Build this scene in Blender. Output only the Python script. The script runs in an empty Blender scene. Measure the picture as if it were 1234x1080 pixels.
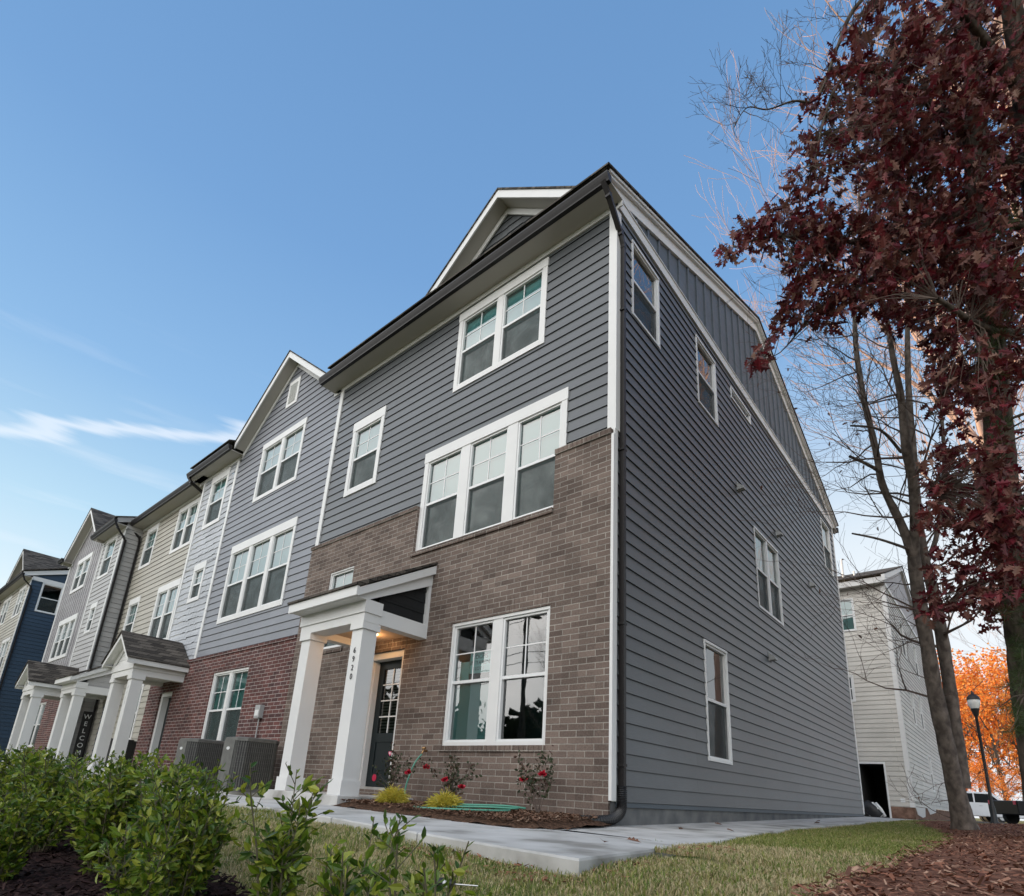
import bpy, bmesh, math, random
from mathutils import Vector, Matrix, noise
R = math.radians
rnd = random.Random(7)
scene = bpy.context.scene
COL = scene.collection

# ------------------------------------------------------------------ camera
CAMP = Vector((3.431, -5.781, 0.21))
yaw, pit, rol = 0.7154, 0.2964, 0.0599
fw = Vector((math.cos(pit)*math.sin(-yaw), math.cos(pit)*math.cos(yaw), math.sin(pit)))
rt0 = Vector((math.cos(yaw), math.sin(yaw), 0)); up0 = rt0.cross(fw)
rt = rt0*math.cos(rol)+up0*math.sin(rol); up = -rt0*math.sin(rol)+up0*math.cos(rol)
FPX, PX, PY = 698.3, 617.0, 740.7
cd = bpy.data.cameras.new('camera'); cam = bpy.data.objects.new('camera', cd); COL.objects.link(cam)
m = Matrix.Identity(4)
for i in range(3):
    m[i][0] = rt[i]; m[i][1] = up[i]; m[i][2] = -fw[i]; m[i][3] = CAMP[i]
cam.matrix_world = m
cd.sensor_fit = 'HORIZONTAL'; cd.sensor_width = 36; cd.lens = 36*FPX/1234
cd.shift_y = (PY-540)/1234; cd.clip_start = 0.05; cd.clip_end = 3000
scene.camera = cam
def at(x, y, t):
    """world point seen at photo position (x, y), t metres in front of the lens"""
    return CAMP + (rt*((x-PX)/FPX) - up*((y-PY)/FPX) + fw)*t

# ------------------------------------------------------------------ world and sun
SUN_EL, SUN_AZ = 6.5, Vector((-1.0, 0.035))
w = bpy.data.worlds.new('World'); scene.world = w; w.use_nodes = True
nt = w.node_tree; N = nt.nodes; LK = nt.links
bg = N['Background']
sky = N.new('ShaderNodeTexSky'); sky.sky_type = 'NISHITA'; sky.sun_disc = False
sky.sun_elevation = R(SUN_EL); sky.sun_rotation = math.atan2(SUN_AZ.x, SUN_AZ.y)
sky.air_density = 1.0; sky.dust_density = 0.6; sky.ozone_density = 2.0; sky.altitude = 100
tc = N.new('ShaderNodeTexCoord')
mp = N.new('ShaderNodeMapping'); mp.inputs['Scale'].default_value = (1.3, 1.3, 15); mp.inputs['Rotation'].default_value = (0.03, -0.05, 0.3)
nz = N.new('ShaderNodeTexNoise'); nz.inputs['Scale'].default_value = 2.1; nz.inputs['Detail'].default_value = 7; nz.inputs['Roughness'].default_value = .55
LK.new(tc.outputs['Generated'], mp.inputs['Vector']); LK.new(mp.outputs[0], nz.inputs['Vector'])
cr = N.new('ShaderNodeValToRGB'); cr.color_ramp.elements[0].position = .54; cr.color_ramp.elements[1].position = .80
LK.new(nz.outputs['Fac'], cr.inputs[0])
sx = N.new('ShaderNodeSeparateXYZ'); LK.new(tc.outputs['Generated'], sx.inputs[0])
mr = N.new('ShaderNodeMapRange'); mr.inputs['From Min'].default_value = .62; mr.inputs['From Max'].default_value = .30
LK.new(sx.outputs['Z'], mr.inputs['Value'])
mu = N.new('ShaderNodeMath'); mu.operation = 'MULTIPLY'; LK.new(cr.outputs[0], mu.inputs[0]); LK.new(mr.outputs[0], mu.inputs[1])
# low pale veil towards the horizon
gr = N.new('ShaderNodeValToRGB'); gr.color_ramp.elements[0].position = 0.0; gr.color_ramp.elements[1].position = 1.0
gr.color_ramp.elements[0].color = (.76, .82, .86, 1); gr.color_ramp.elements[1].color = (.125, .27, .53, 1)
for ps, c_ in ((.16, (.68, .81, .89)), (.34, (.44, .67, .85)), (.52, (.255, .47, .76)), (.72, (.175, .355, .65))):
    e_ = gr.color_ramp.elements.new(ps); e_.color = (*c_, 1)
LK.new(sx.outputs['Z'], gr.inputs[0])
gs = N.new('ShaderNodeVectorMath'); gs.operation = 'SCALE'; gs.inputs['Scale'].default_value = 4.1; LK.new(gr.outputs[0], gs.inputs[0])
mixg = N.new('ShaderNodeMixRGB'); mixg.inputs[0].default_value = .94; LK.new(sky.outputs[0], mixg.inputs[1]); LK.new(gs.outputs[0], mixg.inputs[2])
# one long thin streak of cirrus low on the left
sk = N.new('ShaderNodeVectorMath'); sk.operation = 'DOT_PRODUCT'; sk.inputs[1].default_value = (0, -.352, 1.0); LK.new(tc.outputs['Generated'], sk.inputs[0])
s1 = N.new('ShaderNodeMath'); s1.operation = 'MULTIPLY_ADD'; s1.inputs[1].default_value = .075; LK.new(nz.outputs['Fac'], s1.inputs[0]); LK.new(sk.outputs['Value'], s1.inputs[2])
sd_ = N.new('ShaderNodeMath'); sd_.operation = 'SUBTRACT'; sd_.inputs[1].default_value = 0.424; LK.new(s1.outputs[0], sd_.inputs[0])
sa = N.new('ShaderNodeMath'); sa.operation = 'ABSOLUTE'; LK.new(sd_.outputs[0], sa.inputs[0])
sb_ = N.new('ShaderNodeMapRange'); sb_.interpolation_type = 'SMOOTHSTEP'; sb_.inputs['From Min'].default_value = .016; sb_.inputs['From Max'].default_value = .0; sb_.inputs['To Max'].default_value = .52; LK.new(sa.outputs[0], sb_.inputs['Value'])
sw_ = N.new('ShaderNodeMapRange'); sw_.interpolation_type = 'SMOOTHSTEP'; sw_.inputs['From Min'].default_value = -.56; sw_.inputs['From Max'].default_value = -.72; LK.new(sx.outputs['X'], sw_.inputs['Value'])
sm_ = N.new('ShaderNodeMath'); sm_.operation = 'MULTIPLY'; LK.new(sb_.outputs[0], sm_.inputs[0]); LK.new(sw_.outputs[0], sm_.inputs[1])
mu2 = N.new('ShaderNodeMath'); mu2.operation = 'MULTIPLY'; mu2.inputs[1].default_value = .4; LK.new(mu.outputs[0], mu2.inputs[0])
mx = N.new('ShaderNodeMath'); mx.operation = 'MAXIMUM'; LK.new(mu2.outputs[0], mx.inputs[0]); LK.new(sm_.outputs[0], mx.inputs[1])
mix = N.new('ShaderNodeMixRGB'); mix.inputs[2].default_value = (3.9, 4.0, 4.2, 1)
# paler sky low down towards the north (right of the house)
py_ = N.new('ShaderNodeMapRange'); py_.interpolation_type = 'SMOOTHSTEP'; py_.inputs['From Min'].default_value = .55; py_.inputs['From Max'].default_value = .97; LK.new(sx.outputs['Y'], py_.inputs['Value'])
pz_ = N.new('ShaderNodeMapRange'); pz_.interpolation_type = 'SMOOTHSTEP'; pz_.inputs['From Min'].default_value = .70; pz_.inputs['From Max'].default_value = .30; pz_.inputs['To Max'].default_value = .85; LK.new(sx.outputs['Z'], pz_.inputs['Value'])
pm2 = N.new('ShaderNodeMath'); pm2.operation = 'MULTIPLY'; LK.new(py_.outputs[0], pm2.inputs[0]); LK.new(pz_.outputs[0], pm2.inputs[1])
mixp = N.new('ShaderNodeMixRGB'); mixp.inputs[2].default_value = (3.5, 3.65, 3.8, 1); LK.new(pm2.outputs[0], mixp.inputs[0]); LK.new(mixg.outputs[0], mixp.inputs[1])
LK.new(mx.outputs[0], mix.inputs[0]); LK.new(mixp.outputs[0], mix.inputs[1]); LK.new(mix.outputs[0], bg.inputs[0])
# broad bright cloud bank over the street, behind the photographer
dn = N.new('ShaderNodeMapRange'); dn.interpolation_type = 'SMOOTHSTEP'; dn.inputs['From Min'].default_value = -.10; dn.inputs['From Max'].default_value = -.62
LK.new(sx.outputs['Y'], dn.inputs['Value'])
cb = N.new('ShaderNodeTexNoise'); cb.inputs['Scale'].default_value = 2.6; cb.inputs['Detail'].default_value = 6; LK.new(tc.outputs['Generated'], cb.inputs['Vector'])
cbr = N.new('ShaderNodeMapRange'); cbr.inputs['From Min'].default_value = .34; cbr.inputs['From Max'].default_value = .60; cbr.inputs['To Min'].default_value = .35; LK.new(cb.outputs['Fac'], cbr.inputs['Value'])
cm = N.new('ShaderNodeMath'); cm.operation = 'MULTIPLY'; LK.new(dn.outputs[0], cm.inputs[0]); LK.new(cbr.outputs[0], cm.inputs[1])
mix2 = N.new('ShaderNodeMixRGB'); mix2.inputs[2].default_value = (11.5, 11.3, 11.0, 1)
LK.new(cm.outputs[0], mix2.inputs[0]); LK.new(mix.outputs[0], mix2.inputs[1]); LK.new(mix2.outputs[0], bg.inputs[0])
bg.inputs[1].default_value = 0.12
sl = bpy.data.lights.new('sun', 'SUN'); so = bpy.data.objects.new('sun', sl); COL.objects.link(so)
sl.energy = 4.2; sl.angle = R(0.53); sl.color = (1.0, 0.72, 0.46)
sd = Vector((SUN_AZ.x, SUN_AZ.y, 0)).normalized()*math.cos(R(SUN_EL)) + Vector((0, 0, math.sin(R(SUN_EL))))
so.rotation_euler = sd.to_track_quat('Z', 'Y').to_euler()
scene.view_settings.view_transform = 'Standard'; scene.view_settings.look = 'None'
scene.view_settings.exposure = 1.15; scene.view_settings.gamma = 1
scene.render.engine = 'CYCLES'
scene.cycles.max_bounces = 6; scene.cycles.transparent_max_bounces = 12

# ------------------------------------------------------------------ materials
def mat(name, col, rough=.6, spec=.5, metal=0):
    m = bpy.data.materials.new(name); m.use_nodes = True
    b = m.node_tree.nodes['Principled BSDF']
    b.inputs['Base Color'].default_value = (*col, 1); b.inputs['Roughness'].default_value = rough
    b.inputs['Specular IOR Level'].default_value = spec; b.inputs['Metallic'].default_value = metal
    return m
def nodes(m): return m.node_tree.nodes, m.node_tree.links, m.node_tree.nodes['Principled BSDF']
def noisy(m, scale, c1, c2, bump=0, bdist=.01, lo=.3, hi=.7, stretch=(1, 1, 1), detail=6, mid=None):
    n, l, b = nodes(m)
    g = n.new('ShaderNodeNewGeometry'); mpn = n.new('ShaderNodeMapping'); mpn.inputs['Scale'].default_value = stretch
    l.new(g.outputs['Position'], mpn.inputs['Vector'])
    t = n.new('ShaderNodeTexNoise'); t.inputs['Scale'].default_value = scale; t.inputs['Detail'].default_value = detail
    l.new(mpn.outputs[0], t.inputs['Vector'])
    r = n.new('ShaderNodeValToRGB'); r.color_ramp.elements[0].position = lo; r.color_ramp.elements[1].position = hi
    r.color_ramp.elements[0].color = (*c1, 1); r.color_ramp.elements[1].color = (*c2, 1)
    if mid:
        e = r.color_ramp.elements.new((lo+hi)/2); e.color = (*mid, 1)
    l.new(t.outputs['Fac'], r.inputs[0]); l.new(r.outputs[0], b.inputs['Base Color'])
    if bump:
        bn = n.new('ShaderNodeBump'); bn.inputs['Strength'].default_value = bump; bn.inputs['Distance'].default_value = bdist
        l.new(t.outputs['Fac'], bn.inputs['Height']); l.new(bn.outputs[0], b.inputs['Normal'])
    return m
def planar(n, l):
    """(x+y, z) wall coordinates in metres, for walls along X or along Y"""
    g = n.new('ShaderNodeNewGeometry'); s = n.new('ShaderNodeSeparateXYZ'); l.new(g.outputs['Position'], s.inputs[0])
    a = n.new('ShaderNodeMath'); a.operation = 'ADD'; l.new(s.outputs[0], a.inputs[0]); l.new(s.outputs[1], a.inputs[1])
    c = n.new('ShaderNodeCombineXYZ'); l.new(a.outputs[0], c.inputs[0]); l.new(s.outputs[2], c.inputs[1])
    return c
def siding_mat(name, col, rough=.48, spec=.45):
    m = mat(name, col, rough, spec); n, l, b = nodes(m); c = planar(n, l)
    br = n.new('ShaderNodeTexBrick'); br.inputs['Scale'].default_value = 1
    br.inputs['Brick Width'].default_value = 3.66; br.inputs['Row Height'].default_value = .178; br.inputs['Mortar Size'].default_value = .0024
    br.inputs['Mortar Smooth'].default_value = 0; br.offset = .37; br.inputs['Bias'].default_value = 0
    mp1 = n.new('ShaderNodeMapping'); mp1.inputs['Location'].default_value = (0, .008, 0); l.new(c.outputs[0], mp1.inputs[0]); l.new(mp1.outputs[0], br.inputs[0])
    br.inputs['Color1'].default_value = (*[x*.92 for x in col], 1); br.inputs['Color2'].default_value = (*[x*1.08 for x in col], 1)
    br.inputs['Mortar'].default_value = (*[x*.35 for x in col], 1)
    # cement-board grain and faint weathering
    mp2 = n.new('ShaderNodeMapping'); mp2.inputs['Scale'].default_value = (2, 26, 1); l.new(c.outputs[0], mp2.inputs[0])
    t = n.new('ShaderNodeTexNoise'); t.inputs['Scale'].default_value = 3; t.inputs['Detail'].default_value = 8; l.new(mp2.outputs[0], t.inputs[0])
    t2 = n.new('ShaderNodeTexNoise'); t2.inputs['Scale'].default_value = .9; t2.inputs['Detail'].default_value = 5; l.new(c.outputs[0], t2.inputs[0])
    ad = n.new('ShaderNodeMath'); ad.operation = 'ADD'; l.new(t.outputs[0], ad.inputs[0]); l.new(t2.outputs[0], ad.inputs[1])
    r = n.new('ShaderNodeMapRange'); r.inputs[1].default_value = .7; r.inputs[2].default_value = 1.3; r.inputs[3].default_value = .86; r.inputs[4].default_value = 1.12
    l.new(ad.outputs[0], r.inputs[0])
    mm = n.new('ShaderNodeMixRGB'); mm.blend_type = 'MULTIPLY'; mm.inputs[0].default_value = 1
    l.new(br.outputs[0], mm.inputs[1]); l.new(r.outputs[0], mm.inputs[2]); l.new(mm.outputs[0], b.inputs['Base Color'])
    bn = n.new('ShaderNodeBump'); bn.inputs['Strength'].default_value = .25; bn.inputs['Distance'].default_value = .003
    l.new(t.outputs[0], bn.inputs['Height']); l.new(bn.outputs[0], b.inputs['Normal'])
    return m
def brick_mat(name, c1, c2, mortar, dark=None):
    m = mat(name, c1, .9, .2); n, l, b = nodes(m); c = planar(n, l)
    br = n.new('ShaderNodeTexBrick'); br.inputs['Scale'].default_value = 1
    br.inputs['Brick Width'].default_value = .245; br.inputs['Row Height'].default_value = .0788; br.inputs['Mortar Size'].default_value = .0065
    br.inputs['Mortar Smooth'].default_value = .25; br.inputs['Bias'].default_value = -.1
    t0 = n.new('ShaderNodeTexNoise'); t0.inputs['Scale'].default_value = 14; t0.inputs['Detail'].default_value = 4; l.new(c.outputs[0], t0.inputs[0])
    wv = n.new('ShaderNodeVectorMath'); wv.operation = 'SCALE'; wv.inputs['Scale'].default_value = .006; l.new(t0.outputs['Color'], wv.inputs[0])
    wa = n.new('ShaderNodeVectorMath'); l.new(c.outputs[0], wa.inputs[0]); l.new(wv.outputs[0], wa.inputs[1]); l.new(wa.outputs[0], br.inputs[0])
    br.inputs['Color1'].default_value = (*c1, 1); br.inputs['Color2'].default_value = (*c2, 1); br.inputs['Mortar'].default_value = (*mortar, 1)
    mpb = n.new('ShaderNodeMapping'); mpb.inputs['Scale'].default_value = (4.08, 12.69, 1); l.new(c.outputs[0], mpb.inputs[0])
    vo = n.new('ShaderNodeTexWhiteNoise'); vo.noise_dimensions = '2D'
    fl = n.new('ShaderNodeVectorMath'); fl.operation = 'FLOOR'; l.new(mpb.outputs[0], fl.inputs[0]); l.new(fl.outputs[0], vo.inputs[0])
    t = n.new('ShaderNodeTexNoise'); t.inputs['Scale'].default_value = 45; t.inputs['Detail'].default_value = 6; l.new(c.outputs[0], t.inputs[0])
    t2 = n.new('ShaderNodeTexNoise'); t2.inputs['Scale'].default_value = 1.1; t2.inputs['Detail'].default_value = 3; l.new(c.outputs[0], t2.inputs[0])
    ad = n.new('ShaderNodeMath'); ad.operation = 'ADD'; l.new(t.outputs[0], ad.inputs[0]); l.new(t2.outputs[0], ad.inputs[1])
    ad2 = n.new('ShaderNodeMath'); ad2.operation = 'MULTIPLY_ADD'; ad2.inputs[1].default_value = .42; l.new(vo.outputs[0], ad2.inputs[0]); l.new(ad.outputs[0], ad2.inputs[2])
    r = n.new('ShaderNodeMapRange'); r.inputs[1].default_value = .8; r.inputs[2].default_value = 1.7; r.inputs[3].default_value = .60; r.inputs[4].default_value = 1.38
    l.new(ad2.outputs[0], r.inputs[0])
    mm = n.new('ShaderNodeMixRGB'); mm.blend_type = 'MULTIPLY'; mm.inputs[0].default_value = 1
    l.new(br.outputs[0], mm.inputs[1]); l.new(r.outputs[0], mm.inputs[2]); l.new(mm.outputs[0], b.inputs['Base Color'])
    bn = n.new('ShaderNodeBump'); bn.inputs['Strength'].default_value = .7; bn.inputs['Distance'].default_value = .006; bn.invert = True
    bn2 = n.new('ShaderNodeBump'); bn2.inputs['Strength'].default_value = .4; bn2.inputs['Distance'].default_value = .004
    l.new(br.outputs['Fac'], bn.inputs['Height']); l.new(t.outputs[0], bn2.inputs['Height']); l.new(bn.outputs[0], bn2.inputs['Normal']); l.new(bn2.outputs[0], b.inputs['Normal'])
    return m
def leaf_mat(name, cols, trans=.25, rough=.5, spec=.35):
    m = mat(name, cols[0], rough, spec); n, l, b = nodes(m)
    g = n.new('ShaderNodeNewGeometry'); r = n.new('ShaderNodeValToRGB'); r.color_ramp.interpolation = 'LINEAR'
    els = r.color_ramp.elements
    els[0].color = (*cols[0], 1); els[1].color = (*cols[-1], 1)
    for i, cc in enumerate(cols[1:-1]):
        e = els.new((i+1)/(len(cols)-1)); e.color = (*cc, 1)
    l.new(g.outputs['Random Per Island'], r.inputs[0]); l.new(r.outputs[0], b.inputs['Base Color'])
    tr = n.new('ShaderNodeBsdfTranslucent'); l.new(r.outputs[0], tr.inputs[0])
    ms = n.new('ShaderNodeMixShader'); ms.inputs[0].default_value = trans
    l.new(b.outputs[0], ms.inputs[1]); l.new(tr.outputs[0], ms.inputs[2]); l.new(ms.outputs[0], n['Material Output'].inputs[0])
    return m
def glass_mat(name, tint, boost=.06):
    m = bpy.data.materials.new(name); m.use_nodes = True; n = m.node_tree.nodes; l = m.node_tree.links; n.remove(n['Principled BSDF'])
    t = n.new('ShaderNodeBsdfTransparent'); t.inputs[0].default_value = (*tint, 1)
    gl = n.new('ShaderNodeBsdfGlossy'); gl.inputs['Roughness'].default_value = .015
    fr = n.new('ShaderNodeFresnel'); fr.inputs[0].default_value = 1.75
    ad = n.new('ShaderNodeMath'); ad.operation = 'ADD'; ad.inputs[1].default_value = boost; ad.use_clamp = True; l.new(fr.outputs[0], ad.inputs[0])
    # slight waviness of the panes
    g = n.new('ShaderNodeNewGeometry'); tn = n.new('ShaderNodeTexNoise'); tn.inputs['Scale'].default_value = 1.6; l.new(g.outputs['Position'], tn.inputs[0])
    bn = n.new('ShaderNodeBump'); bn.inputs['Strength'].default_value = .06; bn.inputs['Distance'].default_value = .02
    l.new(tn.outputs[0], bn.inputs['Height']); l.new(bn.outputs[0], gl.inputs['Normal'])
    ms = n.new('ShaderNodeMixShader'); l.new(ad.outputs[0], ms.inputs[0]); l.new(t.outputs[0], ms.inputs[1]); l.new(gl.outputs[0], ms.inputs[2])
    l.new(ms.outputs[0], n['Material Output'].inputs[0]); return m
def screen_mat():
    m = bpy.data.materials.new('insect screen'); m.use_nodes = True; n = m.node_tree.nodes; l = m.node_tree.links; b = n['Principled BSDF']
    b.inputs['Base Color'].default_value = (.030, .040, .040, 1); b.inputs['Roughness'].default_value = .8
    t = n.new('ShaderNodeBsdfTransparent'); ms = n.new('ShaderNodeMixShader')
    g = n.new('ShaderNodeNewGeometry'); tn = n.new('ShaderNodeTexNoise'); tn.inputs['Scale'].default_value = 2.6; tn.inputs['Detail'].default_value = 5; tn.inputs['Distortion'].default_value = 1.2; l.new(g.outputs['Position'], tn.inputs[0])
    mr_ = n.new('ShaderNodeMapRange'); mr_.inputs[1].default_value = .3; mr_.inputs[2].default_value = .7; mr_.inputs[3].default_value = .48; mr_.inputs[4].default_value = .74; l.new(tn.outputs[0], mr_.inputs[0]); l.new(mr_.outputs[0], ms.inputs[0])
    l.new(t.outputs[0], ms.inputs[1]); l.new(b.outputs[0], ms.inputs[2]); l.new(ms.outputs[0], n['Material Output'].inputs[0]); return m

M = {}
M['white'] = noisy(mat('white painted trim', (.68, .68, .67), .45), 2, (.655, .655, .65), (.70, .70, .69), .03, .002)
M['vinyl'] = mat('white vinyl', (.70, .71, .71), .35)
M['soffit'] = mat('soffit', (.42, .40, .37), .6)
M['dark_siding'] = siding_mat('charcoal lap siding', (.092, .100, .108), .42, .55)
M['dark_batten'] = siding_mat('charcoal board and batten', (.085, .105, .125), .5, .45)
M['blue_siding'] = siding_mat('blue grey lap siding', (.190, .20, .225))
M['shake'] = siding_mat('pale grey shake', (.43, .45, .48), .6)
M['beige_siding'] = siding_mat('beige lap siding', (.37, .35, .30))
M['grey_siding'] = siding_mat('mid grey lap siding', (.36, .355, .35))
M['grey_batten'] = siding_mat('grey batten siding', (.30, .29, .30))
M['navy_siding'] = siding_mat('navy lap siding', (.025, .05, .085))
M['cream_siding'] = siding_mat('cream lap siding', (.54, .52, .48))
M['brown_brick'] = brick_mat('brown brick', (.128, .096, .082), (.190, .146, .124), (.29, .265, .235))
M['red_brick'] = brick_mat('red brick', (.135, .058, .052), (.075, .042, .042), (.36, .32, .30))
M['gutter'] = mat('black gutter', (.014, .012, .012), .4, .3)
def shingle_mat():
    m = mat('asphalt shingle', (.05, .045, .04), .95, .2); n, l, b = nodes(m); c = planar(n, l)
    br = n.new('ShaderNodeTexBrick'); br.inputs['Scale'].default_value = 1; br.inputs['Brick Width'].default_value = .31; br.inputs['Row Height'].default_value = .085
    br.inputs['Mortar Size'].default_value = .006; br.inputs['Mortar Smooth'].default_value = .4; br.offset = .41
    br.inputs['Color1'].default_value = (.035, .031, .028, 1); br.inputs['Color2'].default_value = (.125, .11, .095, 1); br.inputs['Mortar'].default_value = (.012, .011, .01, 1)
    t = n.new('ShaderNodeTexNoise'); t.inputs['Scale'].default_value = 60; t.inputs['Detail'].default_value = 4; l.new(c.outputs[0], t.inputs[0])
    r = n.new('ShaderNodeMapRange'); r.inputs[1].default_value = .3; r.inputs[2].default_value = .7; r.inputs[3].default_value = .6; r.inputs[4].default_value = 1.4; l.new(t.outputs[0], r.inputs[0])
    mm = n.new('ShaderNodeMixRGB'); mm.blend_type = 'MULTIPLY'; mm.inputs[0].default_value = 1; l.new(br.outputs[0], mm.inputs[1]); l.new(r.outputs[0], mm.inputs[2]); l.new(mm.outputs[0], b.inputs['Base Color'])
    l.new(c.outputs[0], br.inputs[0]); bn = n.new('ShaderNodeBump'); bn.inputs['Strength'].default_value = .8; bn.inputs['Distance'].default_value = .012; bn.invert = True
    l.new(br.outputs['Fac'], bn.inputs['Height']); l.new(bn.outputs[0], b.inputs['Normal']); return m
M['shingle'] = shingle_mat()
M['concrete'] = noisy(mat('concrete', (.42, .42, .41), .85, .25), 1.9, (.24, .232, .212), (.52, .515, .50), .25, .004, lo=.34, hi=.62, mid=(.44, .433, .415), detail=14)
M['foundation'] = noisy(mat('foundation', (.12, .125, .13), .9, .2), 3.5, (.095, .10, .105), (.19, .19, .185), .2, .006, detail=10)
M['glass'] = glass_mat('window glass', (.56, .88, .88), .13)
M['dark_glass'] = glass_mat('window glass low light', (.5, .55, .55), .12)
M['screen'] = screen_mat()
M['blind'] = mat('window blind', (.62, .70, .69), .6)
M['room'] = mat('room interior', (.03, .03, .03), .9)
M['black'] = mat('black', (.012, .012, .013), .5)
M['shaded_siding'] = siding_mat('shaded lap siding', (.018, .019, .02), .6, .2)  # shadow inside the porch roof triangle, put into the siding colour
M['door'] = mat('dark door paint', (.010, .016, .018), .4, .25)
M['porch_wood'] = noisy(mat('porch ceiling', (.45, .33, .23), .6), 8, (.36, .26, .18), (.52, .40, .29), stretch=(1, 8, 1))
M['pipe'] = mat('corrugated pipe', (.012, .012, .013), .45)
M['ac'] = noisy(mat('condenser grey', (.12, .12, .115), .5), 9, (.10, .10, .095), (.15, .15, .14))
M['ac_dark'] = mat('condenser louvre', (.05, .05, .05), .5)
M['steel'] = mat('brushed steel', (.5, .5, .5), .35, .5, 1)
M['boxgrey'] = mat('grey box', (.35, .36, .36), .5)
M['hose'] = mat('green hose', (.08, .28, .20), .45)
M['bark'] = noisy(mat('bark', (.14, .11, .09), .95, .1), 9, (.035, .030, .026), (.15, .125, .105), .9, .03, stretch=(1.6, 1.6, .35), detail=10)
M['bark_light'] = noisy(mat('light bark', (.2, .17, .15), .95, .1), 12, (.10, .085, .075), (.26, .22, .19), .7, .02, stretch=(1, 1, .6), lo=.35, hi=.72, detail=10)
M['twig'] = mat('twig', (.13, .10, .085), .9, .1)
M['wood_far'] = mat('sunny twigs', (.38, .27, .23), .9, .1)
M['oak'] = leaf_mat('maroon oak leaves', [(.06, .008, .012), (.13, .010, .020), (.07, .018, .018), (.16, .06, .045), (.17, .010, .022), (.26, .15, .11), (.09, .012, .018)], .3, .5)
M['brown_leaf'] = leaf_mat('brown dead leaves', [(.12, .05, .03), (.2, .1, .06), (.09, .035, .025)], .2, .7)
M['orange'] = leaf_mat('orange autumn leaves', [(.60, .13, .02), (.80, .26, .05), (.85, .42, .10), (.62, .16, .03), (.88, .55, .22)], .6, .7, .1)
M['hedge'] = leaf_mat('glossy hedge leaves', [(.025, .06, .010), (.08, .15, .014), (.20, .28, .02), (.045, .10, .012), (.36, .38, .05), (.11, .19, .018)], .32, .36, .4)
M['hedge_stem'] = mat('hedge stem', (.10, .09, .05), .8)
M['pine'] = leaf_mat('pine needles', [(.02, .045, .015), (.045, .08, .02), (.07, .10, .025)], .2, .5)
M['rose_leaf'] = leaf_mat('rose leaves', [(.03, .035, .018), (.05, .07, .03), (.09, .035, .03)], .2, .5)
M['rose'] = leaf_mat('rose petals', [(.42, .008, .025), (.55, .02, .05), (.62, .05, .09)], .25, .5)
M['gold'] = leaf_mat('golden threads', [(.50, .40, .04), (.62, .50, .06), (.34, .36, .05), (.72, .58, .14)], .3, .6)
M['grass'] = leaf_mat('grass blades', [(.09, .14, .025), (.16, .22, .045), (.28, .28, .08), (.42, .36, .19)], .25, .6, .2)
M['straw'] = leaf_mat('dry grass', [(.52, .42, .25), (.42, .33, .18), (.6, .5, .32), (.18, .22, .06)], .25, .7, .2)
M['chip'] = leaf_mat('mulch chips', [(.07, .038, .024), (.14, .075, .048), (.20, .12, .08), (.09, .045, .03), (.30, .21, .15)], .02, .9, .1)
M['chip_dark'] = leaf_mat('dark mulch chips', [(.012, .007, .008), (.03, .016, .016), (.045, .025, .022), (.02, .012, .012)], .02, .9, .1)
M['chip_red'] = leaf_mat('pine straw', [(.20, .085, .055), (.28, .13, .085), (.11, .045, .03), (.42, .27, .19), (.24, .095, .06)], .02, .9, .1)
M['mulch'] = noisy(mat('mulch', (.07, .038, .026), .95, .1), 30, (.03, .018, .012), (.14, .08, .052), 1, .03, detail=8)
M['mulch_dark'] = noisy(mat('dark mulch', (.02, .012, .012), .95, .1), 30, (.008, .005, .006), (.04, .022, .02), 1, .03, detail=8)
M['mulch_red'] = noisy(mat('pine straw ground', (.15, .065, .045), .95, .1), 24, (.07, .032, .022), (.24, .115, .078), 1, .03, detail=8)
M['ground'] = noisy(mat('turf', (.15, .14, .05), .95, .1), 3.0, (.08, .11, .025), (.32, .26, .14), .8, .03, lo=.40, hi=.62, detail=10)
M['asphalt'] = noisy(mat('asphalt', (.06, .058, .055), .9, .2), 8, (.05, .048, .045), (.085, .08, .075), .3, .01)
M['clay'] = noisy(mat('red clay', (.25, .10, .06), .95, .1), 12, (.17, .065, .04), (.36, .17, .11), 1, .02)
M['block'] = noisy(mat('clay stained block', (.2, .12, .09), .95, .1), 5, (.10, .06, .045), (.26, .16, .12), .3, .01)
M['cement'] = mat('fresh cement', (.6, .58, .56), .8)
M['lampglass'] = mat('frosted lamp globe', (.7, .7, .68), .25)
M['car_white'] = mat('white car paint', (.75, .76, .78), .25, .5)
M['car_black'] = mat('black car paint', (.008, .008, .01), .3, .25)
M['car_glass'] = mat('car glass', (.010, .012, .014), .45, .12)
M['tyre'] = mat('tyre', (.015, .015, .015), .8)
M['paper'] = mat('paper notice', (.72, .78, .76), .7)
M['ink'] = mat('red brown ink', (.22, .06, .07), .7)
M['pink'] = mat('pink sticker', (.75, .12, .25), .4)
M['magenta'] = mat('magenta sticker', (.45, .015, .06), .3)
M['tarp'] = mat('striped cover', (.7, .7, .68), .6)

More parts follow.
